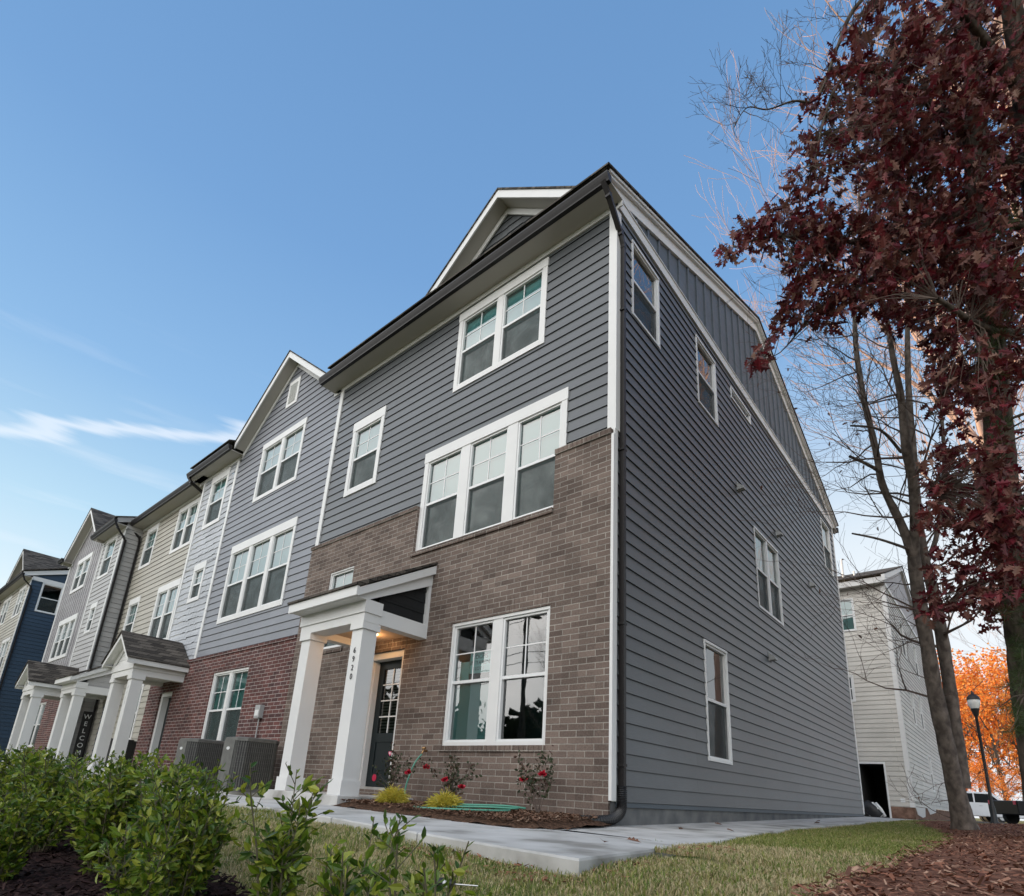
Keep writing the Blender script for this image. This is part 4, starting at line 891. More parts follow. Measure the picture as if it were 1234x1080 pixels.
def patch(name, poly, hfun, lump, material, res=.07, edge=.25):
    """lumpy bed: heights fade below the ground at the outline"""
    xs = [p[0] for p in poly]; ys = [p[1] for p in poly]
    def inside(x, y):
        c = False
        for i in range(len(poly)):
            (x0, y0), (x1, y1) = poly[i], poly[i-1]
            if (y0 > y) != (y1 > y) and x < (x1-x0)*(y-y0)/(y1-y0)+x0: c = not c
        return c
    def dist(x, y):
        p = Vector((x, y)); m_ = 9
        for i in range(len(poly)):
            a = Vector(poly[i]); b = Vector(poly[i-1]); t_ = max(0, min(1, (p-a).dot(b-a)/max((b-a).length_squared, 1e-9))); m_ = min(m_, (p-(a+(b-a)*t_)).length)
        return m_
    nx = int((max(xs)-min(xs))/res)+3; ny = int((max(ys)-min(ys))/res)+3; mb = MB(); idx = {}
    def vid(i, j):
        if (i, j) not in idx:
            x = min(xs)+(i-1)*res; y = min(ys)+(j-1)*res; d = dist(x, y); d = d if inside(x, y) else -d
            h = max(-.04, min(.03, d*.03/edge+.01*noise.noise(Vector((x*3, y*3, 7)))))
            mb.v.append(Vector((x, y, hfun(x, y)+h+lump*noise.noise(Vector((x*9, y*9, 1)))))); idx[(i, j)] = len(mb.v)-1
        return idx[(i, j)]
    for i in range(nx):
        for j in range(ny):
            x = min(xs)+(i-.5)*res; y = min(ys)+(j-.5)*res
            if inside(x, y) or dist(x, y) < res*1.5: mb.f.append((vid(i, j), vid(i+1, j), vid(i+1, j+1), vid(i, j+1)))
    mb.build(name, material, kind='structure', smooth=True); return inside, dist
bed_p = [(-3.19, -1.27), (-2.2, -1.42), (-1.2, -1.52), (-.37, -1.66), (.02, -1.66), (.18, -1.2), (.14, -.6), (.0, -.1), (-.05, -.05), (-3.19, -.05)]
bi, bd = patch('mulch_bed', bed_p, lambda x, y: -.065+.03*min(1, max(0, (y+1.7))), .022, M['mulch'], .06, .12)
hed_p = [(-9, -3.75), (-4, -3.85), (-1.5, -3.95), (.4, -4.15), (1.7, -4.25), (2.3, -4.45), (2.4, -5.0), (1.6, -6.0), (-1, -7.5), (-9, -8)]
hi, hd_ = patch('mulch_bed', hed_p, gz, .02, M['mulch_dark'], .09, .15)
pin_p = [(2.95, -4.3), (2.66, -3.06), (2.72, -1.7), (2.70, .4), (2.66, 3.0), (2.5, 4.8), (2.1, 7.0), (1.6, 9.5), (1.6, 12), (3.5, 14), (9, 15), (12, 6), (11, -4), (6, -6), (3.6, -5.2)]
pi_, pd_ = patch('pine_straw_bed', pin_p, gz, .03, M['mulch_red'], .12, .2)

def scatter(name, label, cat, n, region, inside, hfun, size, material, jitter=.5, lift=.01, weight=None, kind='stuff', seed=1, upright=0):
    rs = random.Random(seed); mb = MB(); x0, x1, y0, y1 = region; c = 0
    while c < n:
        x = rs.uniform(x0, x1); y = rs.uniform(y0, y1)
        if weight and rs.random() > weight(x, y): continue
        if not inside(x, y): continue
        L = rs.uniform(*size); w_ = L*rs.uniform(.12, .4); a = rs.uniform(0, 6.28); ti = rs.uniform(-jitter, jitter)
        d = Vector((math.cos(a)*math.cos(ti), math.sin(a)*math.cos(ti), math.sin(ti)))*L/2; e_ = Vector((-math.sin(a), math.cos(a), rs.uniform(-.6, .6)))*w_/2
        p = Vector((x, y, hfun(x, y)+lift+rs.uniform(0, .015)))
        i = len(mb.v); mb.v += [p-d-e_, p+d-e_*.7, p+d+e_*.7, p-d+e_]; mb.f.append((i, i+1, i+2, i+3)); c += 1
    o = mb.build(name, material, kind=kind); tag(o, label, cat); return o
nearw = lambda x, y: min(1, 2.2/max(.6, math.hypot(x-3.43, y+5.78))**1.1)
scatter('mulch_chips', 'brown wood chip mulch in the flower bed against the brick wall', 'mulch', 9000, (-3.2, .2, -1.7, -.05), bi, lambda x, y: -.04+.03*min(1, max(0, (y+1.7))), (.015, .06), M['chip'], seed=2)
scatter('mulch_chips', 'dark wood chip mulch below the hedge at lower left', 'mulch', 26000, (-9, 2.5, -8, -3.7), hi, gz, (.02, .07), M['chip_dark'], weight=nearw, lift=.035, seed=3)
scatter('pine_straw', 'reddish pine straw and bark covering the slope at lower right', 'pine straw', 60000, (1.3, 12, -6, 15), pi_, gz, (.012, .055), M['chip_red'], weight=nearw, lift=.03, seed=4)
scatter('leaf_litter', 'scattered dry brown leaves lying over the pine straw', 'leaf litter', 700, (1.3, 9, -6, 14), lambda x, y: pi_(x, y) and math.hypot(x-3.43, y+5.78) > 2.6, gz, (.04, .075), M['brown_leaf'], weight=nearw, lift=.05, seed=5, jitter=.8)

def turf(name, label, n, material, weight, seed, hmin, hmax):
    rs = random.Random(seed); mb = MB(); c = 0
    while c < n:
        t_ = rs.random(); x = rs.uniform(-9, 3.3); y = rs.uniform(-5.6, 13.5)
        if hi(x, y) or pi_(x, y) and pd_(x, y) > .10: continue
        if x < 1.0 and y > -2.5 or on_slab(x, y): continue
        if rs.random() > weight(x, y): continue
        h = rs.uniform(hmin, hmax); a = rs.uniform(0, 6.28); le = rs.uniform(.2, 1.1); p = Vector((x, y, gz(x, y)-.008)); dr_ = Vector((math.cos(a), math.sin(a), 0))
        q = Vector((-dr_.y, dr_.x, 0))*rs.uniform(.0018, .0035); i = len(mb.v)
        mid = p+dr_*h*.3*le+Vector((0, 0, h*.6)); tip = p+dr_*h*le+Vector((0, 0, h*(1-.25*le)))
        mb.v += [p-q, p+q, mid+q*.8, mid-q*.8, tip]; mb.f += [(i, i+1, i+2, i+3), (i+3, i+2, i+4)]; c += 1
    o = mb.build(name, material, kind='stuff'); tag(o, label, 'grass'); return o
def on_slab(x, y):
    if y > -1.45: 
        for (x0, y0), (x1, y1) in zip(sidep, sidep[1:]):
            if y0 <= y <= y1: return x < x0+(x1-x0)*(y-y0)/(y1-y0)+.01
        return False
    if x > 1.74: return False
    if x > 1.5 and y > -3.2: return x < 1.72-(y+3.2)*.125
    for (x0, y0), (x1, y1) in zip(front, front[1:]):
        if x0 <= x <= x1: return y > y0+(y1-y0)*(x-x0)/(x1-x0)-.01
    return False
dryn = lambda x, y: noise.noise(Vector((x*.8, y*.8, 11)))
def wg_(x, y):
    d = math.hypot(x-3.43, y+5.78); f_ = min(1, (2.2/max(d, .8))**1.5)
    g_ = 1 if (x > 1.15 and y > -.8) or x < -1.5 else .22
    return f_*(g_ if dryn(x, y) > -.15 else g_*.35)
def wd_(x, y):
    d = math.hypot(x-3.43, y+5.78); f_ = min(1, (2.2/max(d, .8))**1.5)
    g_ = .25 if (x > 1.15 and y > -.8) or x < -1.5 else 1.6
    return f_*(g_ if dryn(x, y) < .2 else g_*.4)
turf('green_grass', 'short green grass along the sidewalk edge and over the lawn', 95000, M['grass'], wg_, 21, .02, .055)
turf('dry_grass', 'straw coloured dry turf near the broken corner of the sidewalk', 60000, M['straw'], wd_, 22, .015, .045)
scatter('clay_crumbs', 'crumbs of red clay spilling out under the sidewalk corner', 'clay', 500, (.2, 2.2, -3.5, -1.3), lambda x, y: (not on_slab(x, y)) and (y < -3.02 and x > -.1 and math.hypot(x-1.2, (y+3.2)*4) < .8 or (x > 1.5 and x < 1.85 and y > -3.2)), gz, (.015, .05), M['clay'], seed=9, lift=.0)

# ------------------------------------------------------------------ vegetation builders
def add_leaf(mb, p, d, nrm, L, w_, shape='oval'):
    d = d.normalized(); s_ = d.cross(nrm)
    if s_.length < 1e-4: s_ = d.orthogonal()
    s_.normalize(); nn = s_.cross(d); i = len(mb.v); f_ = .18*w_
    if shape == 'oval':
        mb.v += [p, p+d*L*.35+s_*w_*.5+nn*f_, p+d*L*.7+s_*w_*.38+nn*f_, p+d*L, p+d*L*.7-s_*w_*.38+nn*f_, p+d*L*.35-s_*w_*.5+nn*f_]
        mb.f += [(i, i+1, i+2, i+3), (i, i+3, i+4, i+5)]
    elif shape == 'lobed':
        out = [(0, 0), (.12, .10), (.22, .42), (.33, .14), (.46, .52), (.58, .16), (.72, .40), (.80, .12), (1, 0)]
        for u, v_ in out: mb.v.append(p+d*L*u+s_*w_*v_+nn*L*(.10*v_*2-.12*u*u))
        for u, v_ in out[1:-1]: mb.v.append(p+d*L*u-s_*w_*v_+nn*L*(.10*v_*2-.12*u*u))
        mb.f += [tuple(i+q for q in range(9)), tuple([i]+[i+15-q for q in range(7)][::-1]+[i+8])[::-1]]
    else:
        mb.v += [p-s_*w_/2, p+d*L*.5-s_*w_/2, p+d*L, p+d*L*.5+s_*w_/2]; mb.f.append((i, i+1, i+2, i+3))
def rv(rs): 
    while True:
        v_ = Vector((rs.uniform(-1, 1), rs.uniform(-1, 1), rs.uniform(-1, 1)))
        if .05 < v_.length < 1: return v_.normalized()
def branch(mb, p, d, L, r0, depth, rs, tips, up_=.12, kids=3, spread=.7, wig=.22, minr=.0025, sides=6):
    seg = 4 if depth > 0 else 3; pts = [p]; rad = [r0]; q = p.copy(); dd = d.normalized(); cuts = []
    for i in range(seg):
        dd = (dd+rv(rs)*wig+Vector((0, 0, up_))).normalized(); q = q+dd*L/seg; pts.append(q.copy()); rad.append(max(minr, r0*(1-.62*(i+1)/seg))); cuts.append((q.copy(), dd.copy(), rad[-1]))
    mb.tube(pts, rad, max(3, sides), cap=False)
    if depth <= 0: tips.append((q, dd)); return
    for i in range(kids):
        c = cuts[min(seg-1, int((i+1)*seg/kids)-1 if i < kids-1 else seg-1)] if rs.random() < .75 else rs.choice(cuts)
        nd = (c[1]+rv(rs)*spread).normalized()
        branch(mb, c[0], nd, L*rs.uniform(.55, .8), max(minr, c[2]*.72), depth-1, rs, tips, up_, kids, spread, wig, minr, max(3, sides-1))
    branch(mb, cuts[-1][0], cuts[-1][1], L*.7, max(minr, cuts[-1][2]*.9), depth-1, rs, tips, up_, kids, spread, wig, minr, max(3, sides-1))

# ---- hedge
def hedge_plant(seed, h, r_, stems, leaves, L):
    rs = random.Random(seed); st = MB(); lf = MB()
    for i in range(stems):
        a = rs.uniform(0, 6.28); rr = rs.uniform(.0, .35)*r_; p = Vector((math.cos(a)*rr*.4, math.sin(a)*rr*.4, 0)); lean = rs.uniform(.1, .8)*r_/h
        d = Vector((math.cos(a)*lean, math.sin(a)*lean, 1)).normalized(); hh = h*rs.uniform(.45, 1.12); pts = [p]; q = p.copy()
        for k in range(6):
            d = (d+rv(rs)*.10+Vector((0, 0, .06))).normalized(); q = q+d*hh/6; pts.append(q.copy())
        st.tube(pts, [.006-.0006*k for k in range(7)], 4, cap=False)
        for k in range(leaves):
            t_ = .12+.88*(k/leaves)**.8; fi = t_*6; j = min(5, int(fi)); pos = pts[j].lerp(pts[j+1], fi-j); ax = (pts[j+1]-pts[j]).normalized()
            o_ = ax.orthogonal().normalized(); o_.rotate(Matrix.Rotation(k*1.57+rs.uniform(-.5, .5), 3, ax)); sz = L*rs.uniform(.6, 1.15)*(1 if t_ < .9 else .7)
            if rs.random() < .45 and t_ < .92:
                tw = (o_*.8+ax*.7+rv(rs)*.2).normalized(); tl = rs.uniform(.03, .11); st.tube([pos, pos+tw*tl], .002, 3, cap=False)
                for m_ in range(4):
                    pp_ = pos+tw*tl*(.4+.2*m_); ld = (tw*.7+rv(rs)*.8).normalized(); add_leaf(lf, pp_, ld, rv(rs), sz, sz*.42)
            else:
                ld = (o_*rs.uniform(.5, 1.1)+ax*rs.uniform(.3, 1.0)).normalized(); add_leaf(lf, pos, ld, ax+rv(rs)*.3, sz, sz*.42)
    return st, lf
hed = []
protos = [hedge_plant(31, .76, .46, 34, 30, .062), hedge_plant(32, .73, .48, 32, 30, .064), hedge_plant(33, .62, .27, 11, 22, .060), hedge_plant(34, .48, .24, 9, 16, .058)]
pm_ = []
for st, lf in protos:
    a = bpy.data.meshes.new('stem'); a.from_pydata([tuple(v) for v in st.v], [], st.f); a.materials.append(M['hedge_stem'])
    b = bpy.data.meshes.new('foliage'); b.from_pydata([tuple(v) for v in lf.v], [], lf.f); b.materials.append(M['hedge']); pm_.append((a, b))
hl = [(2.16, -4.42, 3, .95, 'tiny hedge sprig nearest the camera at the bottom edge'), (1.86, -4.42, 3, 1.04, 'low thin shrub second from the near end of the hedge'), (1.50, -4.38, 3, 1.08, 'sparse shrub third from the near end of the hedge'), (1.02, -4.4, 2, 1.16, 'tall open shrub standing apart in front of the brown brick porch'),
      (.25, -4.45, 1, .86, 'shrub at the right end of the dense part of the hedge'), (-.28, -4.35, 0, .90, 'dense hedge shrub in front of the air conditioners'), (-.85, -4.45, 1, .95, 'dense hedge shrub just left of the air conditioners'), (-1.45, -4.35, 0, .93, 'bushy hedge shrub below the red brick doorway'),
      (-2.1, -4.5, 1, .97, 'bushy hedge shrub below the near gabled porch'), (-2.8, -4.4, 0, .95, 'bushy hedge shrub below the shed-roofed far porch'), (-3.6, -4.5, 1, 1.0, 'bushy hedge shrub below the far gabled porch'), (-4.5, -4.4, 0, 1.0, 'leafy hedge shrub next to the left edge of the photo'), (-5.5, -4.5, 1, 1.02, 'leafy hedge shrub farthest left in the row'), (-1.1, -4.9, 1, .72, 'low shrub pushed forward over the dark mulch'), (.62, -4.75, 2, .8, 'spindly shrub at the right edge of the dark mulch')]
for i, (x, y, k, sc, lab) in enumerate(hl):
    o = thing('hedge_shrub', lab, 'shrub', (x, y, gz(x, y)), 'hedge shrubs along the lawn'); o.rotation_euler = (0, 0, i*1.9); o.scale = (sc, sc, sc)
    for nm, me in (('stem', pm_[k][0]), ('foliage', pm_[k][1])):
        c = bpy.data.objects.new(nm, me); COL.objects.link(c); c.parent = o
# ---- roses
def rose(x, y, h, seed, lab, blooms, zoff=0):
    rs = random.Random(seed); base = Vector((x, y, -.05+zoff)); o = thing('rose_bush', lab, 'rose bush', base, 'rose bushes by the brick wall')
    st = MB(); lf = MB(); tips = []
    for i in range(8):
        a = rs.uniform(0, 6.28); branch(st, base.copy(), Vector((math.cos(a)*.45, math.sin(a)*.3, 1)), h*rs.uniform(.45, .7), .007, 1, rs, tips, .08, 2, .8, .25, .002, 4)
    for p, d in tips:
        for k in range(12): add_leaf(lf, p-d*rs.uniform(0, .2)+rv(rs)*.035, rv(rs), rv(rs), rs.uniform(.03, .055), .03)
    st.build('stem', M['twig'], o); lf.build('foliage', M['rose_leaf'], o)
    for (dx, dz) in blooms:
        fl = MB(); c = base+Vector((dx, -.12, dz))
        st2 = MB(); 
        for k in range(26):
            d = rv(rs); d.z = abs(d.z)*.7-.1; d.y -= .5; add_leaf(fl, c, d.normalized(), rv(rs), rs.uniform(.035, .06), .045)
        fl.build('flower', M['rose'], o)
rose(-.68, -.42, .62, 41, 'rose bush with two red blooms nearest the house corner', [(-.12, .38), (.14, .44)], .02)
rose(-2.02, -.45, .60, 42, 'rose bush with red blooms behind the coiled hose', [(-.02, .33), (.28, .26), (-.38, .48)], .02)
rose(-3.02, -.5, .66, 43, 'dark-leaved rose bush beside the front door with one small bud', [(.33, .40)], .02)
def gold(x, y, r_, h, seed, lab):
    rs = random.Random(seed); base = Vector((x, y, -.05)); o = thing('golden_shrub', lab, 'shrub', base, 'low golden shrubs in the bed'); lf = MB()
    for i in range(900):
        a = rs.uniform(0, 6.28); u = rs.random()**.5; d = Vector((math.cos(a)*u*r_*1.0, math.sin(a)*u*r_, h*(1-.55*u*u)*rs.uniform(.55, 1)))
        p = base+d*rs.uniform(.45, .8); dd = (d.normalized()+rv(rs)*.35).normalized(); L = rs.uniform(.06, .12)
        q = p+dd*L*.55; add_leaf(lf, p, dd, rv(rs), L*.6, .008, 'strip'); add_leaf(lf, q, (dd+Vector((0, 0, -.7))).normalized(), rv(rs), L*.6, .007, 'strip')
        for k in range(3): add_leaf(lf, p+dd*L*.2*k, (dd+rv(rs)*.8).normalized(), rv(rs), .03, .006, 'strip')
    lf.build('foliage', M['gold'], o)
    s_ = MB(); s_.tube([base, base+Vector((0, 0, h*.5))], .012, 6); s_.build('stem', M['twig'], o)
gold(-1.50, -1.05, .21, .24, 51, 'feathery golden shrub in front of the coiled hose'); gold(-2.48, -1.0, .20, .26, 52, 'rounded golden-green shrub next to the stoop')
# ---- hose
hz = -.015
hp = [(-3.02, -.13, .65), (-3.06, -.22, .50), (-3.0, -.38, .18), (-2.75, -.55, .02), (-2.45, -.62, hz), (-2.1, -.8, hz), (-1.95, -1.05, hz), (-1.72, -1.30, hz), (-1.35, -1.36, hz+.01), (-1.0, -1.15, hz+.02), (-.8, -.8, hz+.03), (-1.0, -.62, hz+.04), (-1.4, -.66, hz+.04), (-1.75, -.8, hz+.02), (-1.8, -1.05, hz+.02), (-1.45, -1.1, hz+.03), (-1.05, -.9, hz+.05), (-.78, -.66, hz+.055), (-1.1, -.52, hz+.05), (-1.6, -.58, hz+.04), (-1.7, -.85, hz+.05), (-1.3, -.95, hz+.06), (-.9, -.74, hz+.075), (-.74, -.56, hz+.06)]
mb = MB(); mb.tube(smooth_path(hp, 8), .0115, 8); o = mb.build('garden_hose', M['hose'], base=Vector((-3.02, -.13, .65)), smooth=True); tag(o, 'green garden hose hanging from the wall tap and coiled on the mulch', 'garden hose')
# ---- stake light
p0 = at(556, 1029, 2.75); p0.z = gz(p0.x, p0.y)+.035; dv = (rt*-1+fw*.1); dv.z = 0; dv.normalize()
sl_o = thing('garden_light', 'small black and silver stake light lying on the grass before the sidewalk', 'garden light', p0)
mb = MB(); mb.tube([p0+dv*-.09, p0+dv*.02], .004, 8); mb.build('stake', M['steel'], sl_o)
mb = MB(); mb.tube([p0+dv*.02, p0+dv*.05], .022, 14); mb.tube([p0+dv*.075, p0+dv*.115], [.026, .022], 14); mb.build('cap', M['black'], sl_o)
mb = MB(); mb.tube([p0+dv*.05, p0+dv*.075], .019, 14); mb.build('lens', M['lampglass'], sl_o)

# ---- A/C condensers
def condenser(x0, x1, y0, y1, lab, z0=-.06, z1=.86):
    o = thing('air_conditioner', lab, 'air conditioner', ((x0+x1)/2, (y0+y1)/2, z0), 'air conditioners by the red brick wall')
    pd = MB(); pd.box(x0-.08, x1+.08, y0-.08, y1+.08, z0-.08, z0); pd.build('pad', M['concrete'], o)
    c_ = .12; out = [(x0+c_, y0), (x1-c_, y0), (x1, y0+c_), (x1, y1-c_), (x1-c_, y1), (x0+c_, y1), (x0, y1-c_), (x0, y0+c_)]
    bd_ = MB()
    def ring(sc, z):
        cx, cy = (x0+x1)/2, (y0+y1)/2; return [Vector((cx+(x-cx)*sc, cy+(y-cy)*sc, z)) for x, y in out]
    rr_ = [ring(.97, z0), ring(.97, z1-.06)]
    for a, b in zip(rr_, rr_[1:]):
        for q in range(8): q2 = (q+1) % 8; bd_.quad([a[q], a[q2], b[q2], b[q]], raw=True)
    bd_.build('coil', M['ac_dark'], o)
    tp = MB(); lo_, hi_ = ring(1.03, z1-.07), ring(1.03, z1-.015); t3 = ring(.93, z1)
    for q in range(8):
        q2 = (q+1) % 8; tp.quad([lo_[q], lo_[q2], hi_[q2], hi_[q]], raw=True); tp.quad([hi_[q], hi_[q2], t3[q2], t3[q]], raw=True)
    tp.quad(t3, raw=True); tp.build('cabinet_top', M['ac'], o); tp = MB(); b0, b1 = ring(1.02, z0), ring(1.02, z0+.06)
    for q in range(8): q2 = (q+1) % 8; tp.quad([b0[q], b0[q2], b1[q2], b1[q]], raw=True)
    tp.build('cabinet_base', M['ac'], o)
    lv = MB()
    for q in range(8):
        a, b = Vector((*out[q], 0)), Vector((*out[(q+1) % 8], 0)); L = (b-a).length; k = max(1, int(L/.035))
        for i in range(k):
            p = a+(b-a)*((i+.5)/k); nrm = (b-a).normalized().cross(Vector((0, 0, 1))); lv.bar(p+Vector((0, 0, z0+.06)), p+Vector((0, 0, z1-.07)), .010, .012, nrm)
    for i in range(1, 9):
        z = z0+.06+(z1-z0-.13)*i/9; r1 = ring(1.005, z)
        for q in range(8): lv.bar(r1[q], r1[(q+1) % 8], .006, .004)
    lv.build('louvre', M['ac'], o)
    pn = MB(); pn.box(x0+.10, x1-.20, y0-.014, y0-.002, z0+.03, z1-.05); pn.build('panel', M['ac'], o)
    lg = MB(); lg.fr = fr_front(y0-.014)
    pts_ = [((x0+x1)/2-.06+.06*math.cos(t_*math.pi/10), z1-.2+.028*math.sin(t_*math.pi/10)) for t_ in range(20)]; lg.prism(pts_, 0, .004); lg.build('badge', M['vinyl'], o)
condenser(-7.42, -6.72, -1.0, -.25, 'grey air conditioner close to the porch column, nearer of the pair'); condenser(-9.45, -8.75, -1.0, -.25, 'grey air conditioner farther from the porch column, in front of the red brick window')
# ---- trash bin and welcome sign
o = thing('trash_bin', 'black lidded trash bin beside the near gabled porch column', 'trash bin', (-15.9, -.15, -.08))
mb = MB(); i = 0
for z_, s_ in ((-.06, .24), (.93, .30)):
    for a, b in ((-1, -1), (1, -1), (1, 1), (-1, 1)): mb.v.append(Vector((-15.9+a*s_, -.1+b*s_, z_)))
mb.f += [(0, 3, 2, 1), (4, 5, 6, 7), (0, 1, 5, 4), (1, 2, 6, 5), (2, 3, 7, 6), (3, 0, 4, 7)]; mb.build('body', M['black'], o)
mb = MB(); mb.box(-16.22, -15.58, -.42, .22, .93, .97); mb.box(-16.15, -15.65, -.36, .16, .97, 1.0); mb.build('lid', M['black'], o)
mb = MB(); mb.box(-15.598, -15.59, -.2, -.06, .78, .9); mb.build('sticker', M['vinyl'], o)
for k in (-1, 1):
    mb = MB(); mb.tube([(-15.9+k*.26, .17, .03), (-15.9+k*.31, .17, .03)], .1, 14); mb.build('wheel', M['tyre'], o)
sb = Vector((-20.2, .08, .04)); o = thing('welcome_sign', 'tall black board reading WELCOME in white, leaning by the far porch door', 'sign', sb)
mb = MB(); mb.fr = fr_side(-20.3); i = 0
mb.prism([(-.10, .10), (.17, .10), (.17, 1.98), (-.10, 1.98)], 0, .03); mb.build('board', M['black'], o)
mb = MB(); mb.fr = fr_side(-20.3); mb.box(-.04, .11, -.16, 0, .04, .10); mb.build('foot', M['black'], o)
for i, ch in enumerate('WELCOME'): text_mesh('letter', ch, .21, (-20.262, .035, 1.80-i*.235), (0, 1, 0), (0, 0, 1), M['vinyl'], o)
# striped cover at the rear corner
o = thing('striped_cushion', 'black and white striped cushion beside the open garage bay', 'cushion', (-1.0, 19.7, .1))
mb = MB()
cc_ = Vector((-.86, 19.9, .35))
for k in range(5):
    s2_ = MB(); a0 = k*.11-.24
    mb.tube([cc_+Vector((a0+.2, 0, -.22)), cc_+Vector((a0+.1, -.05, .02)), cc_+Vector((a0-.05, 0, .24))], [.05, .06, .045], 8)
mb.build('stripe', M['tarp'], o, smooth=True)
mb = MB(); mb.tube([cc_+Vector((.25, .03, -.25)), cc_+Vector((0, .05, 0)), cc_+Vector((-.2, .03, .25))], [.2, .24, .15], 10); mb.build('body', M['black'], o, smooth=True)

# ---- fallen leaves on the walk
fl_me = MB(); add_leaf(fl_me, Vector((-.05, 0, .012)), Vector((1, .1, .15)), Vector((0, 0, 1)), .11, .075, 'lobed')
lm = bpy.data.meshes.new('fallen_leaf'); lm.from_pydata([tuple(v) for v in fl_me.v], [], fl_me.f); lm.materials.append(M['brown_leaf'])
for x, y, a, lab in ((1.30, -1.9, .3, 'dry brown leaf on the sidewalk corner near the lawn edge'), (1.28, -2.25, 1.9, 'small curled leaf at the near corner of the sidewalk'), (.62, .4, 2.4, 'curled leaf on the side walk, close to the foundation'), (.95, .9, 1.1, 'dry leaf on the middle of the side walk'), (.35, 2.1, .6, 'leaf lying against the concrete foundation'), (.8, 5.2, 3, 'leaf lying halfway along the side walk'), (.55, 6.3, 4, 'leaf lying towards the rear of the side walk')):
    o = bpy.data.objects.new('fallen_leaf', lm); COL.objects.link(o); o.location = (x, y, WZ(x, y)+.003); o.rotation_euler = (.25, .2, a); tag(o, lab, 'leaf', 'fallen leaves on the walk')

# ------------------------------------------------------------------ lamp, vehicles
lb = at(1199.4, 994, 18.6); lb.z = .085
lo = thing('street_lamp', 'slender black lamp post with a white globe, right of the bare twin-trunk tree', 'street lamp', lb)
mb = MB(); mb.lathe(lb, [(.13, 0), (.13, .06), (.09, .12), (.08, .5), (.06, .6), (.05, .65), (.042, 3.45), (.07, 3.5), (.10, 3.62), (.13, 3.72)], 14); mb.build('post', M['black'], lo, smooth=True)
mb = MB(); mb.lathe(lb, [(.11, 3.72), (.17, 3.86), (.18, 3.98), (.165, 4.04)], 14); mb.build('globe', M['lampglass'], lo, smooth=True)
mb = MB(); mb.lathe(lb, [(.19, 4.02), (.18, 4.10), (.12, 4.18), (.05, 4.22), (.03, 4.30), (.0, 4.36)], 14); mb.build('finial', M['black'], lo, smooth=True)
def vehicle(name, lab, cat, base, ang, prof, glassp, width, paint, wheels, extra=None):
    o = thing(name, lab, cat, base); o.rotation_euler = (0, 0, ang); BASES[o.name] = Vector((0, 0, 0))
    f = (Vector((0, 0, 0)), Vector((1, 0, 0)), Vector((0, -1, 0)))
    mb = MB(f); mb.prism(prof, -width/2, width/2); bo = mb.build('body', paint, o, base=Vector((0, 0, 0)))
    md = bo.modifiers.new('bevel', 'BEVEL'); md.width = .05; md.segments = 3
    for gp in glassp:
        mb = MB(f); mb.prism(gp, -width/2-.008, width/2+.008); mb.build('side_window', M['car_glass'], o, base=Vector((0, 0, 0)))
    for wx in wheels:
        for s_ in (-1, 1):
            mb = MB(); mb.tube([(wx, s_*(width/2-.22), .36), (wx, s_*(width/2+.01), .36)], .36, 20); wo = mb.build('wheel', M['tyre'], o, base=Vector((0, 0, 0)))
            mb = MB(); mb.tube([(wx, s_*(width/2+.0), .36), (wx, s_*(width/2+.02), .36)], .21, 14); mb.build('rim', M['steel'], wo, base=Vector((0, 0, 0)))
    for x_, m_, nm in ((prof[0][0], 'magenta', 'tail_light'),):
        for s_ in (-1, 1):
            mb = MB(); mb.box(min(p[0] for p in prof)-.015, min(p[0] for p in prof)+.05, s_*(width/2-.18)-.08, s_*(width/2-.18)+.08, .95, 1.15); mb.build(nm, M[m_], o, base=Vector((0, 0, 0)))
    mb = MB(); mb.box(-.45, -.25, -width/2-.02, -width/2-.005, .92, .95); mb.box(.65, .85, -width/2-.02, -width/2-.005, .92, .95); mb.build('door_handle', M['steel'], o, base=Vector((0, 0, 0)))
    return o
suv = [(-2.35, .32), (-2.4, .95), (-2.25, 1.10), (-2.05, 1.70), (.45, 1.76), (1.25, 1.12), (2.2, 1.0), (2.38, .75), (2.38, .32)]
pk_ = [(-2.8, .45), (-2.82, 1.15), (-.95, 1.17), (-.8, 1.85), (.55, 1.88), (1.3, 1.2), (2.6, 1.12), (2.8, .85), (2.8, .45)]
c1 = at(1176, 978, 36); c1.z = .10; va = math.atan2(rt.y, rt.x)
vehicle('parked_car', 'white sport utility car parked between the bare trunk and the lamp post', 'car', c1, va, suv, [[(-2.0, 1.12), (-1.85, 1.6), (-.75, 1.64), (-.75, 1.12)], [(-.65, 1.12), (-.65, 1.64), (.35, 1.64), (.98, 1.12)]], 1.85, M['car_white'], (-1.45, 1.45))
c2 = at(1276, 985, 30); c2.z = .10
vehicle('pickup_truck', 'black pickup truck parked right of the lamp post', 'truck', c2, va, pk_, [[(-.7, 1.2), (-.62, 1.76), (.0, 1.78), (.0, 1.2)], [(.08, 1.2), (.08, 1.78), (.5, 1.78), (1.05, 1.2)]], 1.95, M['car_black'], (-1.75, 1.75))
c3 = at(1172, 972, 46); c3.z = .10
vehicle('parked_car', 'dark car partly hidden by the white car, only its roof showing', 'car', c3, va, [(p[0], p[1]+.25) for p in suv], [[(-2.0, 1.37), (-1.85, 1.85), (.35, 1.89), (.98, 1.37)]], 1.85, M['car_black'], (-1.45, 1.45))

